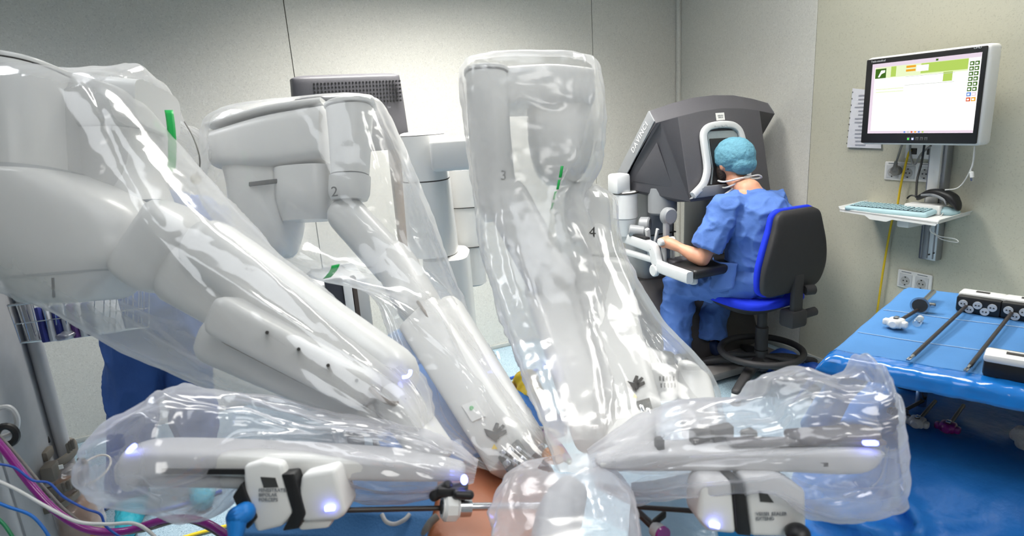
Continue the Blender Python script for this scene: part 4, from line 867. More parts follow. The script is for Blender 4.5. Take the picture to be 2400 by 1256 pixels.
i1 = inst_head('white instrument head docked on the left foreground carriage, with a blue cord plug', [(568, 1092), (612, 1080), (660, 1088), (690, 1205), (660, 1236), (600, 1250), (572, 1170)], [(658, 1112), (690, 1110), (716, 1205), (700, 1240), (660, 1246), (684, 1200)], ((790, 1196, .94), (1150, 1188, 1.02)), None, .93, [(610, 1118), (645, 1120), (652, 1142), (618, 1143)], 'FENESTRATED\nBIPOLAR\nFORCEPS', (606, 1160))
build('back_plate', MB().prism([at(a, b, .90) for a, b in ((543, 1165), (565, 1132), (602, 1215), (578, 1243))], FWD*.07), BLACK, i1, bevel=.003)
build('cord_plug', MB().chain([at(575, 1200, .895), at(556, 1212, .89), at(552, 1262, .88)], [.015, .016, .010]), mat('plug_blue', (22, 128, 214), .45), i1)
# cannula of arm one
c1 = thing('cannula', 'white-collared steel cannula entering the patient on the left', 'cannula', at(1060, 1190, 1.0))
r_ = at(1055, 1188, .985); dx = _n(at(1150, 1188, 1.02)-at(1000, 1190, .985))
build('collar', MB().cyl(r_-dx*.012, r_+dx*.012, .0235, n=10, bev=.004).cyl(r_-dx*.014, r_+dx*.014, .018, n=20), WHITE, c1, ang=30)
build('collar_hole', MB().cyl(r_-dx*.0155, r_-dx*.013, .011, n=18), SEAM, c1)
build('sleeve', MB().cyl(r_+dx*.012, r_+dx*.034, .016, n=20), STEEL, c1); build('tube', MB().cyl(r_+dx*.03, r_+dx*.16, .0065, n=16), STEEL, c1)
build('clamp', MB().box(at(1062, 1148, .99), (.05, .03, .016), ax=[dx, FWD, UP], bev=.004).chain([at(1018, 1162, .98), at(1048, 1140, .985)], [.009, .010]).chain([at(1070, 1158, .975), at(1100, 1160, .98)], [.008, .008]), BLACK, a1)
build('status_light', MB().ell(at(1088, 1124, .985), (.006, .006, .009)), LED, a1)
# ---------- arm two
a2 = arm_thing(2, 'white robot arm numbered 2 left of the white tower column', (800, 600), 1.9)
build('shoulder_box', MB().loft([csec(528, 318, 528, 400, 1.95, .11, 5), csec(650, 285, 650, 405, 1.95, .13, 5), csec(775, 262, 775, 385, 1.93, .12, 5)], m=12, n=40), ROBOT, a2, ang=60)
build('shoulder_lid', MB().loft([csec(516, 302, 516, 312, 1.95, .10, 5), csec(650, 268, 650, 282, 1.95, .12, 5), csec(775, 248, 775, 260, 1.93, .11, 5)], m=12, n=32), ROBOT, a2, ang=60)
build('shoulder_joint', MB().loft([csec(535, 398, 690, 390, 1.96, .11, 3), csec(545, 430, 695, 425, 1.96, .112, 3), csec(560, 520, 705, 515, 1.96, .11, 3), csec(590, 590, 690, 585, 1.96, .09, 3), csec(610, 608, 675, 605, 1.96, .06, 3)], m=20, n=36), ROBOT, a2)
build('joint_slot', MB().box(at(618, 428, 1.835), (.09, .01, .014), ax=[RIGHT+UP*.12, FWD, UP], bev=.003), SEAM, a2)
build('wrist_joint', MB().loft([csec(650, 400, 780, 390, 1.9, .08, 3), csec(655, 470, 782, 465, 1.9, .08, 3), csec(668, 520, 775, 515, 1.9, .06, 3)], m=12, n=28), ROBOT, a2)
vc = build('upper_joint', MB().loft([csec(768, 262, 872, 250, 1.84, .075, 2.4), csec(775, 330, 868, 322, 1.84, .075, 2.4), csec(780, 412, 862, 408, 1.84, .075, 2.4)], m=12, n=36), ROBOT, a2)
build('joint_cap', MB().loft([csec(764, 258, 880, 246, 1.84, .08, 2.4), csec(766, 250, 882, 236, 1.84, .08, 2.4), csec(785, 244, 868, 232, 1.84, .06, 2.4)], m=8, n=36), ROBOT, a2)
for y in (413, 426): build('joint_seam', MB().loft([csec(780, y+1, 862, y-3, 1.84, .074, 2.4), csec(780, y+4, 862, y, 1.84, .074, 2.4)], n=36), ROBOTG, vc)
build('number_ring', MB().loft([csec(776, 416, 866, 412, 1.84, .078, 2.4), csec(775, 455, 864, 450, 1.84, .078, 2.4), csec(782, 472, 858, 468, 1.84, .07, 2.4)], m=10, n=36), ROBOT, a2)
text('number', '2', .042, at(784, 450, 1.755), RIGHT+UP*.1, UP-RIGHT*.05, SEAM, a2)
build('elbow_link', link((815, 505), 1.84, (925, 625), 1.77, 90, 96, .06, e=2.4, m=8), ROBOT, a2)
build('elbow_link', link((925, 615), 1.77, (985, 720), 1.64, 96, 100, .06, e=2.6, m=6), ROBOT, a2)
fl2 = build('forearm', link((990, 745), 1.58, (1205, 1075), 1.22, 112, 118, .035, e=6, m=6, rl=.01), ROBOT, a2, ang=40)
build('forearm_back', link((1045, 735), 1.64, (1235, 1020), 1.30, 90, 70, .04, e=3), ROBOT, a2)
strip([(978, 706, 1.555), (1000, 738, 1.53), (1045, 804, 1.455), (1060, 830, 1.43)], 1, .0045, 'groove', SEAMB, a2)
lab = build('label_plate', MB().prism([FA2(a, b, .004) for a, b in ((1082, 950), (1112, 938), (1136, 975), (1106, 988))], FA2.n*.004), WHITE, fl2)
build('indicator_dot', MB().cyl(FA2(1105, 956, .007), FA2(1105, 956, 0), .0048, n=16), GREENT, fl2)
def hand_icon(px, srf, s, par, sx=1):
    f_ = lambda a, b: srf(px[0]+a*s*sx, px[1]+b*s, .0025)
    mb = MB()
    for poly in ([(-26, -8), (-6, -2), (6, 22), (2, 24), (-20, 8)], [(-6, -4), (2, -22), (10, -20), (6, 0)], [(2, -2), (18, -18), (24, -14), (10, 4)], [(4, 2), (26, -6), (28, 2), (8, 14)], [(-6, -2), (12, -2), (10, 16), (2, 20)]):
        mb.prism([f_(a, b) for a, b in poly], -FWD*.001)
    o = build('warning_pictogram', mb, SEAM, par, smooth=False)
    build('warning_triangle', MB().prism([f_(-8, 40), (f_(-2, 28)), f_(6, 40)], -FWD*.001), CABLEY, par, smooth=False); return o
hand_icon((1160, 1012), FA2, 1.0, fl2)
mt = MB()
for i in range(3):
    for j in range(2): mt.box(FA2(1190+18*i+10*j-12, 1062+24*j-4*i, .012), (.013+.003*((i+j) % 2), .004, .015), ax=[FA2.sd, FA2.n, FA2.ax], bev=.002)
build('metal_latch', mt, STEEL, fl2); build('metal_latch_frame', MB().box(FA2(1205, 1072, .004), (.055, .008, .05), ax=[FA2.sd, FA2.n, FA2.ax], bev=.003), mat('latch_dark', (110, 110, 108), .4, metal=.6), fl2)
build('status_light', MB().box(at(1168, 832, 1.40), (.005, .004, .018), ax=[RIGHT, FWD, UP-RIGHT*.3], bev=.001), LED, a2)
# ---------- arm three
a3 = arm_thing(3, 'white robot arm numbered 3, tall joint between the tower and the console', (1200, 500), 1.85)
build('upper_joint', MB().loft([csec(1092, 182, 1192, 180, 1.86, .08, 2.6), csec(1098, 300, 1196, 300, 1.86, .082, 2.6), csec(1108, 440, 1210, 430, 1.86, .08, 2.6), csec(1135, 520, 1235, 500, 1.84, .07, 2.6)], m=22, n=36), ROBOT, a3)
build('joint_cap', MB().loft([csec(1088, 178, 1196, 176, 1.86, .084, 2.6), csec(1089, 170, 1196, 168, 1.86, .083, 2.6), csec(1105, 166, 1185, 164, 1.86, .06, 2.6)], m=8, n=36), ROBOT, a3)
build('joint_seam', MB().loft([csec(1091, 181, 1194, 179, 1.86, .082, 2.6), csec(1091, 177, 1194, 175, 1.86, .082, 2.6)], n=36), SEAM, a3)
build('shoulder_box', MB().loft([csec(1180, 172, 1182, 262, 1.92, .10, 5), csec(1290, 168, 1292, 258, 1.92, .11, 5), csec(1382, 176, 1386, 252, 1.92, .10, 5)], m=10, n=36), ROBOT, a3, ang=60)
build('shoulder_joint', MB().loft([csec(1235, 262, 1385, 256, 1.95, .1, 3), csec(1238, 330, 1390, 325, 1.95, .1, 3), csec(1255, 400, 1375, 395, 1.94, .09, 3), csec(1280, 430, 1350, 428, 1.94, .06, 3)], m=16, n=32), ROBOT, a3)
text('number', '3', .04, at(1180, 412, 1.745), RIGHT, UP, SEAM, a3)
build('elbow_link', link((1190, 470), 1.82, (1290, 660), 1.70, 105, 110, .065, e=2.5), ROBOT, a3)
build('forearm', link((1290, 680), 1.73, (1395, 1010), 1.30, 120, 112, .045, e=4), ROBOT, a3)
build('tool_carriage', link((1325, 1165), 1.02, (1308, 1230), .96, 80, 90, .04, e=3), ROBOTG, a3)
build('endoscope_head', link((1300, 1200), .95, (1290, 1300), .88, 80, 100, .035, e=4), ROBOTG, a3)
build('status_light', MB().box(at(1280, 860, 1.40), (.012, .005, .008), bev=.002), LED, a3)
# ---------- arm four
a4 = arm_thing(4, 'white robot arm numbered 4, nearest the dark surgeon console', (1420, 600), 1.8)
build('upper_joint', MB().loft([csec(1322, 470, 1425, 475, 1.95, .09, 3), csec(1325, 520, 1428, 522, 1.93, .09, 3), csec(1340, 570, 1432, 570, 1.9, .085, 2.8)], m=14, n=32, cap0='round'), ROBOT, a4)
build('number_ring', MB().loft([csec(1362, 560, 1430, 545, 1.80, .04, 2.4), csec(1370, 600, 1440, 590, 1.78, .045, 2.4)], m=8, n=32, cap0='round'), ROBOT, a4)
text('number', '4', .045, at(1388, 546, 1.71), RIGHT, UP, SEAM, a4)
build('elbow_drum', link((1360, 650), 1.77, (1440, 655), 1.77, 110, 105, .07, e=2.6), ROBOT, a4)
f4 = build('forearm', link((1405, 660), 1.75, (1490, 985), 1.29, 128, 120, .05, e=5, m=6, rl=.02), ROBOT, a4, ang=50)
build('forearm_back', link((1345, 690), 1.78, (1410, 1000), 1.36, 110, 100, .05, e=3), ROBOT, a4)
strip([(1365, 655, 1.69), (1390, 665, 1.68), (1400, 700, 1.635), (1450, 870, 1.40)], 1, .003, 'groove', SEAMB, a4)
hand_icon((1488, 898), FA4, .85, f4)
build('metal_latch_frame', MB().prism([FA4(a, b, .006) for a, b in ((1492, 940), (1522, 932), (1538, 985), (1506, 992))], FA4.n*.006), mat('latch_dark', (110, 110, 108), .4), f4)
build('metal_latch', MB().box(FA4(1505, 958, .009), (.008, .004, .022), ax=[FA4.sd, FA4.n, FA4.ax], bev=.0015).box(FA4(1521, 966, .009), (.008, .004, .024), ax=[FA4.sd, FA4.n, FA4.ax], bev=.0015), STEEL, f4)
vb = build('vent_block', MB().prism([at(a, b, 1.36) for a, b in ((1520, 864), (1592, 866), (1596, 940), (1526, 944))], FWD*.09), ROBOT, a4, bevel=.008)
for r in range(2):
    for k_ in range(5): build('vent_slot', MB().box(at(1547+8*k_+3*r, 887+16*r, 1.358), (.0022, .003, .0105)), SEAM, vb, smooth=False)
build('end_housing', MB().loft([csec(1592, 862, 1640, 862, 1.36, .03, 2.6), csec(1590, 885, 1658, 880, 1.36, .045, 3), csec(1600, 960, 1672, 945, 1.30, .05, 3.4), csec(1606, 1030, 1678, 1010, 1.22, .05, 3.4)], m=18, n=32, cap0='round'), ROBOT, a4)
build('carriage_link', link((1490, 990), 1.29, (1475, 1060), 1.12, 90, 80, .05), ROBOT, a4)
cg4 = build('carriage', MB().loft([csec(1405, 1070, 1405, 1090, 1.05, .03, 3), csec(1500, 1045, 1500, 1092, 1.02, .04, 4), csec(1750, 1040, 1750, 1090, .97, .042, 4), csec(1960, 1036, 1950, 1098, .93, .042, 4), csec(2030, 1040, 2010, 1090, .92, .038, 3.4), csec(2056, 1052, 2048, 1070, .92, .02, 2.6)], m=30, n=32, cap0='round', cap1='round'), ROBOT, a4, ang=60)
build('carriage_tail', MB().loft([csec(1860, 1012, 1860, 1036, .95, .03, 3), csec(1960, 1005, 1960, 1034, .94, .034, 3), csec(2035, 1000, 2035, 1030, .93, .03, 3)], m=8, n=20, cap0='round', cap1='round'), mat('carriage_dark', (96, 92, 94), .5), cg4)
build('top_rail', MB().box(at(1880, 1034, .935), (.22, .03, .008), ax=[_n(at(2030, 1032, .92)-at(1750, 1034, .97)), FWD, UP], bev=.003), mat('carriage_dark', (96, 92, 94), .5), cg4)
build('rail_slot', MB().box(at(1880, 1088, .91), (.07, .004, .006), ax=[_n(at(1950, 1088, .91)-at(1800, 1088, .94)), FWD, UP]), SEAM, cg4)
build('status_light', MB().box(at(2040, 1038, .885), (.022, .01, .0075), ax=[RIGHT, FWD, UP], bev=.003), LED, cg4)
for a, b, w in ((1640, 1020, .03), (1690, 1012, .035), (1755, 1022, .02), (1545, 1040, .012)): build('bracket', MB().box(at(a, b, 1.0), (w, .03, .02), ax=[_n(RIGHT+UP*.25), FWD, UP], bev=.003), SEAM, cg4)
i4 = inst_head('white instrument head docked on the right foreground carriage', [(1745, 1120), (1830, 1112), (1890, 1150), (1892, 1262), (1760, 1258)], [(1718, 1130), (1742, 1128), (1762, 1258), (1728, 1254)], ((1480, 1187, 1.04), (1650, 1199, .97)), None, .93, [(1778, 1150), (1800, 1158), (1814, 1178), (1782, 1176)], 'VESSEL SEALER\nEXTEND', (1772, 1210))
ad4 = build('instrument_adapter', MB().prism([at(a, b, .905) for a, b in ((1655, 1130), (1716, 1126), (1728, 1254), (1660, 1248), (1636, 1220), (1640, 1150))], FWD*.07), WHITE, a4, bevel=.008, seg=3)
strip([(1664, 1228, .90), (1685, 1233, .90)], 1, .0042, 'status_light', LED, ad4, 4)
build('shaft_joint', MB().cyl(at(1632, 1197, .965), at(1650, 1199, .955), .0065, n=16), MGREY, i4)
build('knob', MB().ell(at(1870, 1250, .89), (.018, .018, .014)), BLACK, i4)
# ------------------------------------------------------------------ clear plastic drapes over the arms
def drape(name, label, secs, m, n, mt, fold=.012, crum=.006, ks=3., kl=1.2, seed=0, par=None, lines=34, lh=.012, group=None, c0=None, c1=None):
    """sleeve of thin film: broad sag, sharp taut creases along the sleeve, fine crumple"""
    rg = np.random.RandomState(seed)
    def disp(P):
        R_, N_ = P.shape[:2]; cen = P.mean(1, keepdims=True); rad = P-cen; rl = np.linalg.norm(rad, axis=2, keepdims=True)+1e-6; nd = rad/rl
        ang = np.arange(N_)*2*PI/N_; ln = np.concatenate([[0], np.cumsum(np.linalg.norm(np.diff(cen[:, 0], axis=0), axis=1))]); Lt = ln[-1]
        a = ang[None, :]; l = ln[:, None]
        q = np.stack([np.cos(a)*ks+0*l+seed, np.sin(a)*ks+0*l, l*kl+0*a+seed], -1)
        d = fold*.8*(perlin(q)+.5*perlin(q*2.1+4))
        for _ in range(lines):
            th = rg.uniform(0, 2*PI); dr = rg.normal()*1.2; l0 = rg.uniform(-.1, .9)*Lt; ll = rg.uniform(.25, .8)*Lt; w = rg.uniform(.035, .09); hh = lh*rg.uniform(.4, 1.)*(1 if rg.rand() < .7 else -1)
            da = np.abs((a-th-dr*(l-l0)+PI) % (2*PI)-PI); t = (l-l0)/ll; win = np.clip(t*(1-t)*4, 0, 1)
            d = d+hh*np.exp(-da/w)*win
        warp = P+.03*np.stack([perlin(P*6+seed), perlin(P*6+seed+31), perlin(P*6+seed+67)], -1)
        c_ = crum*(np.abs(perlin(warp*11+seed))*2.2-.6)+crum*.55*(np.abs(perlin(warp*24+seed*2))*2.2-.5)+fold*.8*perlin(P*4.5+seed)
        return P+nd*(d+c_)[..., None]
    o = build(name, MB().loft(secs, m=m, n=n, cap0=c0, cap1=c1, disp=disp), mt, par, ang=180)
    return tag(o, label, 'plastic drape', group) if par is None else o
GRP = 'clear plastic drapes on the robot arms'
# arm one: long sleeve
drape('plastic_drape', 'long clear plastic sleeve stretched over the leftmost robot arm', [csec(150, 168, -330, 190, 1.46, .15, 2.6), csec(225, 190, -300, 330, 1.46, .2, 2.6), csec(310, 225, -190, 510, 1.44, .2, 2.6), csec(435, 385, -20, 640, 1.42, .2, 2.6), csec(565, 525, 175, 725, 1.36, .18, 2.6), csec(720, 655, 340, 825, 1.28, .15, 2.6), csec(870, 790, 540, 910, 1.2, .13, 2.6), csec(985, 900, 740, 970, 1.13, .11, 2.6), csec(1010, 985, 900, 1030, 1.08, .06, 2.6)], 172, 180, FILM, .014, .0025, 2.2, .8, 3, group=GRP)
s = drape('plastic_drape', 'clear plastic bag with green band over the rear boom of arm one', [csec(120, 165, 120, 420, 1.58, .14, 2.6), csec(250, 172, 230, 520, 1.58, .16, 2.6), csec(355, 178, 330, 560, 1.6, .16, 2.6), csec(400, 262, 400, 480, 1.66, .13, 2.4), csec(440, 290, 432, 440, 1.72, .11, 2.3), csec(475, 318, 455, 420, 1.78, .08, 2.2), csec(488, 345, 462, 410, 1.8, .05, 2)], 103, 135, FILM, .012, .005, 2.5, 2, 9, group=GRP)
build('green_band', MB().grid(np.array([[at(390+j*6.5+i*.55-(i-6)**2*.12, 258+i*11, 1.495+.002*(i-6)**2*.3) for j in range(4)] for i in range(14)])), GREENT, s, solid=.001, label='bright green stripe printed on the drape')
build('rim_wire', MB().tube([at(432, 285, 1.6), at(452, 320, 1.6), at(466, 360, 1.6), at(468, 390, 1.62), at(458, 412, 1.64)], .002, 6, m=20), CABLEG, s)
build('weight_tag', MB().cyl(at(459, 420, 1.62), at(459, 420, 1.64), .014, n=16), mat('tag_tan', (168, 156, 120), .6), s)
# arm one: bag over the carriage
drape('plastic_drape', 'crumpled clear plastic bag over the left foreground carriage', [csec(246, 1020, 246, 1085, .95, .05, 2.3), csec(262, 985, 268, 1145, .95, .085, 2.3), csec(310, 962, 310, 1165, .95, .1, 2.4), csec(375, 925, 370, 1175, .96, .11, 2.4), csec(405, 902, 420, 1185, .96, .11, 2.4), csec(450, 915, 490, 1205, .96, .115, 2.4), csec(530, 930, 540, 1185, .98, .09, 2.4), csec(600, 945, 600, 1120, 1.0, .065, 2.4), csec(720, 975, 720, 1108, 1.01, .06, 2.4), csec(850, 985, 835, 1160, 1.02, .07, 2.4), csec(950, 1000, 940, 1165, 1.03, .07, 2.4), csec(1050, 1040, 1040, 1150, 1.04, .06, 2.4), csec(1120, 1085, 1110, 1130, 1.06, .03, 2.2)], 172, 150, FILM2, .012, .006, 2.4, 4, 21, group=GRP)
# arm two
s = drape('plastic_drape', 'clear plastic sleeve over the arm just left of the white tower column', [csec(690, 240, 868, 228, 1.9, .05, 2.6), csec(600, 262, 890, 236, 1.9, .12, 2.8), csec(512, 300, 905, 262, 1.9, .2, 3), csec(500, 385, 955, 370, 1.9, .23, 3), csec(512, 490, 1000, 480, 1.88, .23, 3), csec(600, 590, 1035, 575, 1.84, .2, 2.8), csec(740, 650, 1065, 665, 1.75, .17, 2.6), csec(865, 680, 1100, 745, 1.62, .14, 2.6), csec(915, 775, 1150, 830, 1.5, .12, 2.6), csec(960, 890, 1205, 920, 1.38, .11, 2.6), csec(1010, 1000, 1262, 1010, 1.26, .1, 2.6), csec(1110, 1075, 1310, 1065, 1.2, .08, 2.6)], 195, 165, FILMC, .015, .003, 2.3, 1.0, 33, group=GRP)
build('green_band', MB().grid(np.array([[at(796-j*1.5-(i**1.5)*.9-j*.6, 618+i*4.2-.25*i*(i > 4)+j*.5, 1.61) for j in (0, 3, 6, 9)] for i in range(9)])), GREENT, s, solid=.001, label='green stripe at the low edge of the sleeve')
# arm three
s = drape('plastic_drape', 'tall clear plastic sleeve over the arm just right of the white tower column', [csec(1098, 164, 1384, 164, 1.9, .12, 3), csec(1082, 176, 1400, 172, 1.9, .19, 3.2), csec(1088, 280, 1410, 280, 1.9, .2, 3), csec(1098, 390, 1402, 388, 1.9, .19, 2.8), csec(1112, 500, 1372, 470, 1.87, .17, 2.6), csec(1125, 600, 1400, 560, 1.8, .15, 2.6), csec(1165, 720, 1425, 690, 1.68, .14, 2.6), csec(1205, 840, 1450, 820, 1.5, .12, 2.6), csec(1250, 960, 1460, 950, 1.32, .11, 2.6), csec(1290, 1070, 1465, 1060, 1.15, .1, 2.6)], 184, 165, FILM3, .015, .0048, 2.3, 1.1, 45, lh=.010, group=GRP)
gb = [(1314, 402), (1308, 432), (1300, 458), (1294, 482)]
for i, (a, b) in enumerate(gb):
    h = 13-2*i
    build('green_mark', MB().grid(np.array([[at(a+j*7*(1-i*.12)-k_*1.5, b-h+k_*h*.7, 1.70) for j in range(2)] for k_ in range(4)])), GREENT, s, solid=.001)
drape('plastic_drape', 'rounded clear plastic bag at the centre front over the endoscope arm', [csec(1265, 1090, 1400, 1078, 1.06, .05, 2.4), csec(1190, 1122, 1440, 1100, 1.02, .09, 2.4), csec(1150, 1185, 1478, 1150, .96, .12, 2.4), csec(1152, 1250, 1490, 1215, .9, .13, 2.4), csec(1190, 1320, 1490, 1290, .85, .12, 2.4)], 103, 135, FILM2, .012, .006, 2.6, 5, 57, group=GRP)
# arm four
drape('plastic_drape', 'clear plastic sleeve over the arm nearest the dark console', [csec(1325, 440, 1400, 440, 1.95, .08, 2.6), csec(1300, 460, 1440, 472, 1.94, .14, 2.6), csec(1305, 540, 1448, 550, 1.9, .15, 2.6), csec(1310, 620, 1476, 630, 1.8, .15, 2.6), csec(1320, 700, 1540, 740, 1.68, .15, 2.6), csec(1340, 780, 1612, 815, 1.56, .15, 2.6), csec(1370, 870, 1668, 890, 1.44, .14, 2.6), csec(1385, 950, 1684, 965, 1.32, .12, 2.6), csec(1400, 1030, 1690, 1040, 1.2, .10, 2.6), csec(1420, 1085, 1680, 1090, 1.1, .06, 2.6)], 172, 165, FILMD, .014, .0025, 2.3, 1.1, 63, lh=.008, group=GRP)
drape('plastic_drape', 'crumpled clear plastic bag over the right foreground carriage', [csec(1380, 1060, 1390, 1130, 1.08, .05, 2.4), csec(1470, 1010, 1470, 1150, 1.05, .09, 2.4), csec(1560, 970, 1560, 1140, 1.02, .11, 2.4), csec(1680, 952, 1680, 1130, 1.0, .12, 2.4), csec(1770, 938, 1760, 1130, .98, .12, 2.4), csec(1800, 892, 1830, 1180, .97, .12, 2.4), csec(1880, 874, 1900, 1205, .96, .12, 2.4), csec(1960, 892, 1980, 1195, .95, .12, 2.4), csec(2015, 880, 2040, 1175, .95, .11, 2.4), csec(2032, 838, 2062, 1160, .95, .08, 2.3), csec(2060, 868, 2078, 1130, .95, .05, 2.2), csec(2080, 920, 2086, 1060, .95, .025, 2)], 172, 150, FILM2, .014, .006, 2.5, 4, 75, group=GRP)
# ------------------------------------------------------------------ patient on the table
pc = hit(1110, 1160, 2, .88)
pt_ = thing('patient', 'patient lying under blue drapes with the abdomen exposed between the arms', 'person', (pc[0], pc[1], .62))
bd = MB()
ax_b = _n(A3(.35, 1, 0)); sd_b = A3(ax_b[1], -ax_b[0], 0)
bl = lambda s, w, z, h: (pc*A3(1, 1, 0)+ax_b*s+A3(0, 0, z), sd_b*w, A3(0, 0, h), 2.4)
bd.loft([bl(-.55, .16, .72, .09), bl(-.35, .19, .735, .12), bl(-.1, .20, .745, .135), bl(.12, .20, .745, .13), bl(.35, .18, .73, .115), bl(.55, .17, .72, .10)], m=40, n=48, cap0='round', cap1='round')
build('body', fuse(bd, .012, 4), SKINB, pt_, ang=180)
# operating table under it
ot = thing('operating_table', 'padded operating table under the patient and blue drapes', 'table', (pc[0], pc[1], 0))
build('mattress', MB().box((pc[0], pc[1]+.1, .575), (.5, 1.7, .07), ax=[sd_b, ax_b, A3(0, 0, 1)], bev=.02), BLACK, ot); build('pedestal', MB().box((pc[0], pc[1]+.15, .27), (.3, .5, .54), bev=.03), ALU, ot)
# blue drapes around the abdomen
def sheet(name, label, corner, nu, nv, amp, m, seed=0, par=None, cat='drape', sc=6):
    c_ = np.array(corner, float); P = np.zeros((nu, nv, 3))      # corner: (rows) x (cols) of points
    R_, K_ = c_.shape[:2]
    for i in range(nu):
        for j in range(nv):
            a = i/(nu-1)*(R_-1); b = j/(nv-1)*(K_-1); ia, ib = min(int(a), R_-2), min(int(b), K_-2); fa, fb = a-ia, b-ib
            P[i, j] = (c_[ia, ib]*(1-fa)+c_[ia+1, ib]*fa)*(1-fb)+(c_[ia, ib+1]*(1-fa)+c_[ia+1, ib+1]*fa)*fb
    n_ = np.cross(P[-1, 0]-P[0, 0], P[0, -1]-P[0, 0]); n_ = n_/np.linalg.norm(n_)
    P = P+n_*((ridged(P*sc+seed)-.4)*amp+perlin(P*sc*.5+seed)*amp)[..., None]
    o = build(name, MB().grid(P), m, par, solid=.002, ang=180)
    return tag(o, label, cat) if par is None else o
h = lambda x, y, z: hit(x, y, 2, z)
sheet('patient_drape', 'blue drape on the near side of the patient below the left instrument', [[h(600, 1080, .80), h(860, 1085, .87), h(1030, 1110, .89)], [h(560, 1190, .80), h(850, 1200, .875), h(1012, 1215, .895)], [h(560, 1250, .78), h(850, 1262, .84), h(1000, 1275, .88)], [h(520, 1360, .50), h(800, 1400, .52), h(1000, 1420, .52)]], 50, 60, .014, DRAPEB, 2)
sheet('patient_drape', 'blue drape behind the abdomen seen between arms one and two', [[h(880, 830, .80), h(960, 800, .84), h(1130, 870, .86), h(1330, 985, .86)], [h(860, 940, .85), h(960, 940, .88), h(1100, 970, .88), h(1330, 1020, .88)], [h(900, 1080, .88), h(1000, 1085, .89), h(1078, 1085, .89), h(1280, 1050, .89)]], 50, 70, .012, DRAPED, 5)
dm = MB().loft([(at(928, 900, 1.95), RIGHT*.115, FWD*.09, 2), (at(930, 850, 1.95), RIGHT*.10, FWD*.08, 2), (at(938, 815, 1.95), RIGHT*.06, FWD*.06, 2)], m=18, n=32, cap0='flat', cap1='round', disp=lambda P: P+(ridged(P*11)*.012)[..., None]*UP)
build('screen_hump', dm, DRAPEB, bpy.data.objects['patient_drape.001'], ang=180)
tag(build('iodine_swab', MB().ell(hit(1300, 1066, 2, .90), (.028, .028, .016)), mat('iodine_orange', (232, 158, 92), .45)), 'orange stained skin pad beside the centre arm', 'pad')
ys_ = MB()
for i in range(5): ys_.ell(h(1228+i*6, 896+i*10, .84)+A3(0, 0, random.uniform(0, .02)), (.035, .03, .03))
tag(build('yellow_bag', fuse(ys_, .007, 2, fold(22, .012)), CABLEY, ang=180), 'crumpled bright yellow bag between arms two and three', 'bag')
sheet('patient_drape', 'pale blue film drape below the right instrument shaft', [[h(1480, 1130, .84), h(1660, 1110, .84)], [h(1470, 1290, .80), h(1690, 1290, .80)]], 30, 30, .02, mat('film_paleblue', (150, 180, 205), .2, coat=.5, bump=.3), 8)
t2 = thing('trocar', 'dark trocar with magenta stripe under the right instrument shaft', 'trocar', h(1530, 1240, .9))
build('tube', MB().cyl(at(1490, 1195, 1.1), at(1535, 1238, 1.05), .007, n=14), SHAFT, t2); build('valve', MB().cyl(at(1535, 1238, 1.05), at(1552, 1252, 1.03), .014, n=16, bev=.002), LGREY, t2)
build('stripe', MB().cyl(at(1551, 1251, 1.032), at(1556, 1255, 1.027), .0145, n=16), CABLEM, t2); build('stopcock', MB().box(at(1545, 1215, 1.05), (.03, .012, .012), ax=[_n(RIGHT+UP*.8), FWD, UP], bev=.003), BLACK, t2)
for lab, m, pts in (('purple tube curving beside the centre arm', CABLEM, [(1262, 1010), (1290, 1022), (1318, 1050), (1335, 1078)]), ('second purple tube below the first beside the centre arm', CABLEM, [(1264, 1017), (1290, 1032), (1312, 1055), (1328, 1080)]), ('green tube curving beside the centre arm', CABLEN, [(1268, 1028), (1295, 1045), (1318, 1062), (1335, 1085)]), ('white tube curving above the purple tubes', CABLEW, [(1255, 1003), (1285, 1006), (1310, 1018)])):
    cable('suction_tube', lab, [h(a, b, .905) for a, b in pts], .005, m, cat='tube')
cable('loop_tube', 'white loop of tube on the blue drape below the left instrument', [at(895, 1205, 1.12), at(905, 1222, 1.11), at(925, 1228, 1.11), at(948, 1218, 1.11), at(960, 1205, 1.12)], .004, CABLEW, cat='tube')
cable('grey_tube', 'dark grey tube bending round the abdomen edge', [at(1025, 1210, 1.1), at(1008, 1226, 1.09), at(996, 1250, 1.08), at(992, 1290, 1.08)], .007, CABLEG, cat='tube')
# ------------------------------------------------------------------ assistant behind arm one
fL, fR = hit(300, 1212, 2, .02), hit(530, 1205, 2, .02)
px_ = hit(370, 830, 1, 2.75); 
as_ = thing('person', 'assistant in navy scrubs bending behind the left robot arm, legs in view', 'person', ((fL+fR)/2)*A3(1, 1, 0))
hip = A3(px_[0], 2.85, .92); fl_, fr2 = A3(fL[0]+.02, fL[1]+.05, 0), A3(fL[0]+.30, fL[1]+.10, 0)
ch = hip+A3(.12, .22, .30); hdp = ch+A3(.10, .22, .0)
b = MB(); b.chain([hip, ch], [.13, .13]).chain([ch, hdp], [.06, .05]).ell(hdp, (.075, .09, .1))
for s, ft in ((-1, fl_), (1, fr2)):
    b.chain([hip+A3(s*.08, 0, 0), (hip+A3(s*.08, 0, 0)+ft)/2+A3(0, .02, .04), ft+A3(0, 0, .09)], [.085, .058, .042]); b.chain([ft+A3(0, .03, .06), ft+A3(0, -.12, .05)], [.04, .035])
    sh = ch+A3(s*.17, 0, .0); el = sh+A3(s*.03, .12, -.25); ha = el+A3(-s*.05, .22, -.03); b.chain([ch, sh, el, ha], [.08, .055, .042, .03])
    for i in range(4): b.chain([ha, ha+A3((i-1.5)*.018, .06, -.01), ha+A3((i-1.5)*.02, .085, -.03)], [.018, .01, .008], n=8)
    b.chain([ha, ha+A3(-s*.03, .03, -.005), ha+A3(-s*.045, .055, -.01)], [.018, .011, .009], n=8)
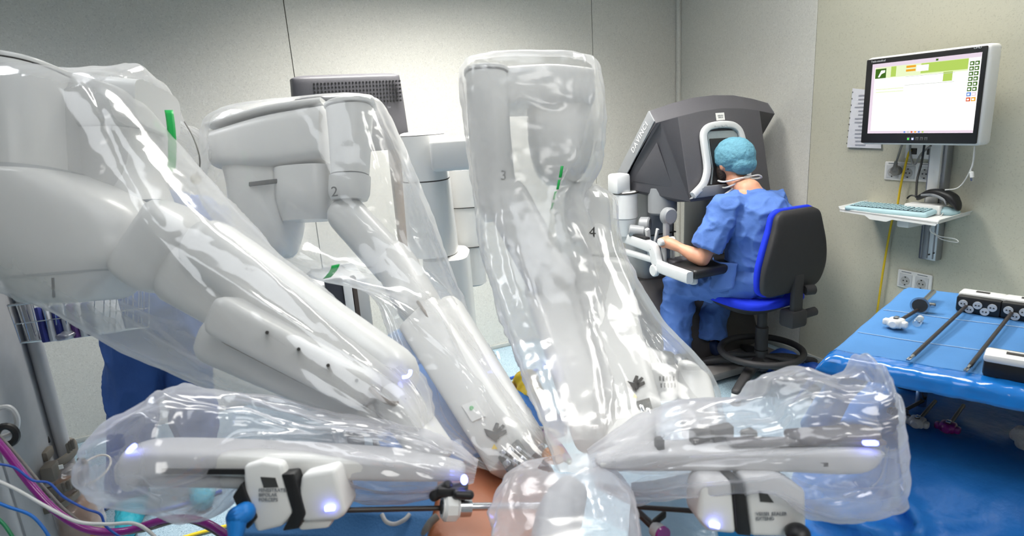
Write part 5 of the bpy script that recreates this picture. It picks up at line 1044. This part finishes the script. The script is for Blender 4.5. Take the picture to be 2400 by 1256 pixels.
build('body', fuse(b, .01, 3), SKIN, as_, ang=180)
tr_ = MB()
for s, ft in ((-1, fl_), (1, fr2)): tr_.chain([hip+A3(s*.075, 0, .03), hip+A3(s*.085, 0, -.15), (hip+A3(s*.08, 0, 0)+ft)/2+A3(0, .02, .04), ft+A3(0, .02, .16)], [.125, .115, .10, .085])
build('trousers', fuse(tr_, .010, 3, crease(6, .018, (1, 1, .5), 3.3)), NAVY, as_, ang=180)
tp_ = MB(); tp_.chain([hip+A3(0, 0, .02), ch], [.165, .17])
for s in (-1, 1): sh = ch+A3(s*.17, 0, 0); tp_.chain([ch, sh, sh+A3(s*.02, .08, -.17)], [.12, .085, .08])
build('scrub_top', fuse(tp_, .011, 4, fold(7, .016)), NAVY, as_, ang=180)
build('cap', MB().ell(hdp+A3(0, .0, .03), (.09, .11, .09)), SCRUB, as_)
TEAL = mat('shoe_cover_teal', (38, 150, 168), .6, var=.08, bump=.5, bscale=40)
for ft in (fl_, fr2):
    cv = MB().chain([ft+A3(0, .05, .16), ft+A3(0, .04, .08), ft+A3(0, -.06, .055), ft+A3(0, -.17, .045)], [.058, .062, .058, .045])
    build('shoe_cover', fuse(cv, .008, 3, fold(30, .008)), TEAL, as_, ang=180)
build('ankle_band', MB().tube([fl_+A3(.065*math.cos(t), .045+.06*math.sin(t), .155+.008*math.sin(3*t)) for t in np.linspace(0, 2*PI, 25)[:-1]], .009, 8, closed=True).ell(fl_+A3(-.04, -.03, .165), (.035, .02, .025)), CABLEK, as_)
# ------------------------------------------------------------------ equipment column on the left
ec = at(90, 900, 1.75); ek = _n(A3(1, -.1, 0)); ey = A3(-ek[1], ek[0], 0)
cartL = thing('equipment_cart', 'grey equipment tower with round corner tube at the left edge', 'medical cart', (ec[0]-.15, ec[1], 0))
CART = mat('cart_grey', (176, 178, 182), .42, var=.02)
rt = at(62, 1020, 1.7)       # right edge of the tower
zt_ = at(20, 700, 1.72)[2]
bc2 = rt*A3(1, 1, 0)-ek*.20
build('tower', MB().box(bc2+A3(0, 0, .68), (.40, .36, 1.36), ax=[ek, ey, A3(0, 0, 1)], bev=.025, seg=3), CART, cartL)
build('side_panel', MB().box(bc2+ek*.20+ey*-.03+A3(0, 0, .63), (.012, .24, 1.2), ax=[ek, ey, A3(0, 0, 1)], bev=.004), mat('cart_panel', (158, 161, 166), .45), cartL)
build('corner_tube', MB().cyl(rt*A3(1, 1, 0)+ey*.14+ek*.02, rt*A3(1, 1, 0)+ey*.14+ek*.02+A3(0, 0, 1.28), .019, n=18), CART, cartL)
hk = at(22, 985, 1.52); build('hook', MB().tube([hk+A3(-.03, 0, .035), hk+A3(.006, 0, .035), hk+A3(.016, 0, 0), hk+A3(.0, 0, -.035), hk+A3(-.04, 0, -.04)], .007, 8, m=24), LGREY, cartL)
kn = at(15, 1020, 1.5); build('hose_clip', MB().tube([kn+A3(.02*math.cos(t), 0, .025*math.sin(t)) for t in np.linspace(0, 2*PI, 20)[:-1]], .009, 8, closed=True), BLACK, cartL)
cable('handle_loop', 'small black wire loop on the side of the grey tower', [at(100, 1005, 1.82), at(108, 1018, 1.82), at(116, 1034, 1.82), at(108, 1036, 1.82), at(100, 1028, 1.82)], .003, CABLEK, cat='loop')
# gas bottle rings
BRK = mat('bracket_taupe', (112, 106, 98), .5)
br = thing('bottle_bracket', 'taupe ring brackets clamped on the side of the grey tower', 'bracket', at(150, 1120, 1.8))
def arcband(px, d, rx, ry, a0, a1, hgt, name, par, m, thick=.008, tilt=0):
    c_ = at(px[0], px[1], d); se = []
    for t in np.linspace(a0, a1, 28):
        p = c_+A3(math.cos(t)*rx, math.sin(t)*ry, 0); nr = _n(A3(math.cos(t), math.sin(t), 0)); se.append((p, nr*thick, A3(0, 0, hgt), 5))
    return build(name, MB().loft(se, n=12), m, par)
arcband((122, 1066), 1.84, .058, .085, -1.9, 1.1, .013, 'upper_ring', br, BRK, .006); arcband((138, 1118), 1.82, .07, .085, -1.9, 1.0, .016, 'middle_ring', br, BRK, .006); arcband((132, 1160), 1.8, .06, .08, -1.9, .5, .010, 'lower_ring', br, BRK, .006)
for i, (a, b) in enumerate(((160, 1050), (166, 1044), (172, 1040), (150, 1140), (162, 1135), (174, 1130), (186, 1122), (194, 1112))): build('tooth', MB().box(at(a, b, 1.76), (.008, .012, .03), ax=[ek, ey, A3(0, 0, 1)], bev=.002), BRK, br)
build('clamp_block', MB().box(at(118, 1105, 1.74), (.035, .05, .05), ax=[ek, ey, A3(0, 0, 1)], bev=.008).box(at(106, 1064, 1.78), (.03, .05, .03), ax=[ek, ey, A3(0, 0, 1)], bev=.006), BRK, br)
build('bright_mark', MB().box(at(143, 1094, 1.705), (.010, .003, .012)), WHITE, br)
wr_pts = [at(218, 1100, 1.85)+A3(math.cos(t)*.045, math.sin(t)*.09, 0) for t in np.linspace(0, 2*PI, 32)[:-1]]
build('wire_ring', MB().tube(wr_pts, .0035, 6, closed=True), mat('ring_cream', (200, 194, 178), .4), br)
bt = at(172, 1200, 1.85); bo = thing('specimen_bottle', 'amber bottle in a clear wrap standing below the ring brackets', 'bottle', (bt[0], bt[1], 0))
build('bottle', MB().loft([(A3(bt[0], bt[1], z), A3(r, 0, 0), A3(0, r, 0), 2) for z, r in ((0, .06), (.05, .066), (.40, .066), (.52, .055), (.56, .03), (.62, .025))], m=26, n=28, cap1='flat'), mat('amber', (166, 116, 74), .25, var=.2, scale=12, bump=.4, bscale=25), bo, ang=60)
build('wrap', MB().loft([(A3(bt[0], bt[1], z), A3(r, 0, 0), A3(0, r, 0), 2) for z, r in ((.45, .072), (.55, .07), (.62, .05), (.66, .03))], m=26, n=40, cap0=None, disp=lambda P: P+(ridged(P*20)*.006)[..., None]*RIGHT), PACK, bo, ang=180)
# wire basket with packs
bk = thing('wire_basket', 'steel wire basket hung on the grey tower, holding sealed packs', 'basket', at(130, 790, 1.75))
f0, f1, f2, f3 = at(28, 802-22, 1.62), at(250, 762, 1.78), at(5, 712, 1.78), at(215, 690, 1.95)
bl0, br0 = at(48, 803, 1.62), at(240, 776, 1.76); tl0, tr0 = at(18, 716, 1.60), at(245, 690, 1.75)
back = FWD*.22+A3(0, 0, -.01)
rods = MB()
TLf, TRf, BLf, BRf = tl0, tr0, bl0, br0; TLb, TRb, BLb, BRb = tl0+back+A3(0, 0, .02), tr0+back+A3(0, 0, .02), bl0+back, br0+back
for loop, r in (([TLf, TRf, TRb, TLb], .0032), ([(TLf+BLf)/2, (TRf+BRf)/2, (TRb+BRb)/2, (TLb+BLb)/2], .0018), ([BLf, BRf, BRb, BLb], .0026)):
    build('rim_wire', MB().tube(loop+[loop[0]], r, 6, m=None), STEEL, bk)
for i in range(10):
    a = i/9; build('wire', MB().tube([TLf*(1-a)+TRf*a, BLf*(1-a)+BRf*a, BLb*(1-a)+BRb*a, TLb*(1-a)+TRb*a], .0016, 5), STEEL, bk)
for i in range(1, 8):
    a = i/8; build('wire', MB().tube([TLf*(1-a)+TLb*a, BLf*(1-a)+BLb*a, BRf*(1-a)+BRb*a, TRf*(1-a)+TRb*a], .0016, 5), STEEL, bk)
build('price_tag', MB().box(at(25, 678, 1.9), (.035, .004, .02), ax=[RIGHT, FWD, UP]), mat('tag_navy', (60, 66, 100), .5), bk)
PKB = mat('pack_blue', (40, 50, 130), .4); PKW = mat('pack_white', (214, 218, 226), .4); PKP = mat('pack_violet', (96, 60, 130), .4)
for i in range(8):
    a = .24+.095*i; p = (BLf*(1-a)+BRf*a)+back*.3+A3(0, 0, .045)
    tag(build('sealed_pack', MB().box(p, (.012, .12, .10), ax=[_n(RIGHT+UP*.25), FWD, _n(UP-RIGHT*.25)], bev=.004), (PKB, PKW, PKB, PKW, PKP, PKW, PKB, PKW)[i]), ['dark blue sealed pack nearest the tower in the wire basket', 'white sealed pack between the first two blue packs in the basket', 'second dark blue sealed pack in the wire basket', 'white sealed pack just left of the violet pack in the basket', 'violet sealed pack in the middle of the wire basket', 'white sealed pack just right of the violet pack in the basket', 'last dark blue sealed pack toward the basket right end', 'white sealed pack at the right end of the wire basket'][i], 'pack', 'sealed packs in the wire basket')
pw = (BLf*.85+BRf*.15)+back*.3+A3(0, 0, .03); tag(build('clear_wrapper', fuse(MB().ell(pw+UP*-.012, (.035, .03, .016)).ell(pw+RIGHT*.04+UP*-.016, (.03, .03, .012)), .006, 2, fold(30, .008)), PACK, ang=180), 'crumpled clear wrapper at the bottom left of the wire basket', 'wrapper')
# ------------------------------------------------------------------ cables lower left
def pxcable(name, label, pts, r, m, cat='cable', seg=60): return cable(name, label, [at(a, b, d) for a, b, d in pts], r, m, seg=seg, cat=cat)
pxcable('gas_hose', 'thick magenta hose sweeping across the lower left', [(-30, 1010, 1.45), (15, 1060, 1.45), (80, 1145, 1.45), (140, 1205, 1.46), (210, 1242, 1.48), (290, 1245, 1.5), (370, 1222, 1.5), (430, 1214, 1.48), (490, 1228, 1.46), (560, 1275, 1.45)], .0095, CABLEM, 'hose')
pxcable('hose_line', 'thin grey line running along the magenta hose', [(-30, 990, 1.47), (30, 1055, 1.47), (110, 1150, 1.47), (170, 1210, 1.48), (240, 1250, 1.5), (330, 1245, 1.5), (420, 1222, 1.49), (480, 1236, 1.47), (540, 1275, 1.46)], .0035, CABLEG)
pxcable('white_cable', 'white cable crossing in front of the magenta hose', [(-30, 1115, 1.4), (40, 1148, 1.4), (110, 1188, 1.4), (180, 1222, 1.4), (250, 1228, 1.4), (310, 1226, 1.4), (345, 1242, 1.4), (380, 1275, 1.4)], .004, CABLEW)
pxcable('blue_cable', 'thin dark blue cable wandering over the tower and hose', [(-30, 1085, 1.42), (30, 1094, 1.42), (75, 1125, 1.42), (115, 1132, 1.42), (150, 1165, 1.42), (200, 1192, 1.43), (235, 1205, 1.44), (250, 1235, 1.44), (300, 1270, 1.44)], .0028, CABLEB)
pxcable('blue_cable', 'bright blue cable at the bottom left corner of the tower', [(-30, 1168, 1.38), (20, 1188, 1.38), (70, 1206, 1.38), (100, 1235, 1.38), (125, 1275, 1.38)], .0036, mat('cable_brightblue', (30, 110, 196), .4))
pxcable('green_cable', 'green cable at the bottom left corner', [(-20, 1205, 1.36), (10, 1230, 1.36), (40, 1275, 1.36)], .004, CABLEN)
fc = lambda a, b: hit(a, b, 2, .012)
cable('floor_cable', 'blue cable lying on the floor behind the magenta hose', [fc(200, 1225), fc(270, 1180), fc(330, 1200), fc(430, 1182), fc(520, 1150)], .008, CABLEB)
cable('floor_cable', 'yellow cable lying on the floor below the left carriage', [fc(420, 1262), fc(480, 1245), fc(560, 1228), fc(640, 1235), fc(700, 1265)], .007, CABLEY)
cable('floor_cable', 'blue cable on the floor beyond the yellow bag', [fc(1196, 886), fc(1225, 877), fc(1260, 866)], .008, CABLEB)
# spare clogs by the wall behind the chair
CLG = mat('clog_blue', (24, 76, 170), .5)
for lab, (a, b), an in (('blue clog on the floor right behind the chair foot ring', (1822, 838), .3), ('blue clog on the floor beside the other, nearer the camera', (1842, 862), .6), ('dark blue clog lying near the wall by the table', (1895, 868), 1.2)):
    p = hit(a, b, 2, .04); d = A3(math.cos(an), -math.sin(an), 0); n_ = A3(-d[1], d[0], 0)
    tag(build('clog', MB().loft([(p-d*.10, n_*.035, A3(0, 0, .025), 2.4), (p-d*.04, n_*.04, A3(0, 0, .032), 2.4), (p+d*.03+A3(0, 0, .012), n_*.045, A3(0, 0, .045), 2.3), (p+d*.10, n_*.042, A3(0, 0, .03), 2.3)], m=16, n=20, cap0='round', cap1='round'), CLG, ang=180), lab, 'shoe', 'clogs on the floor')
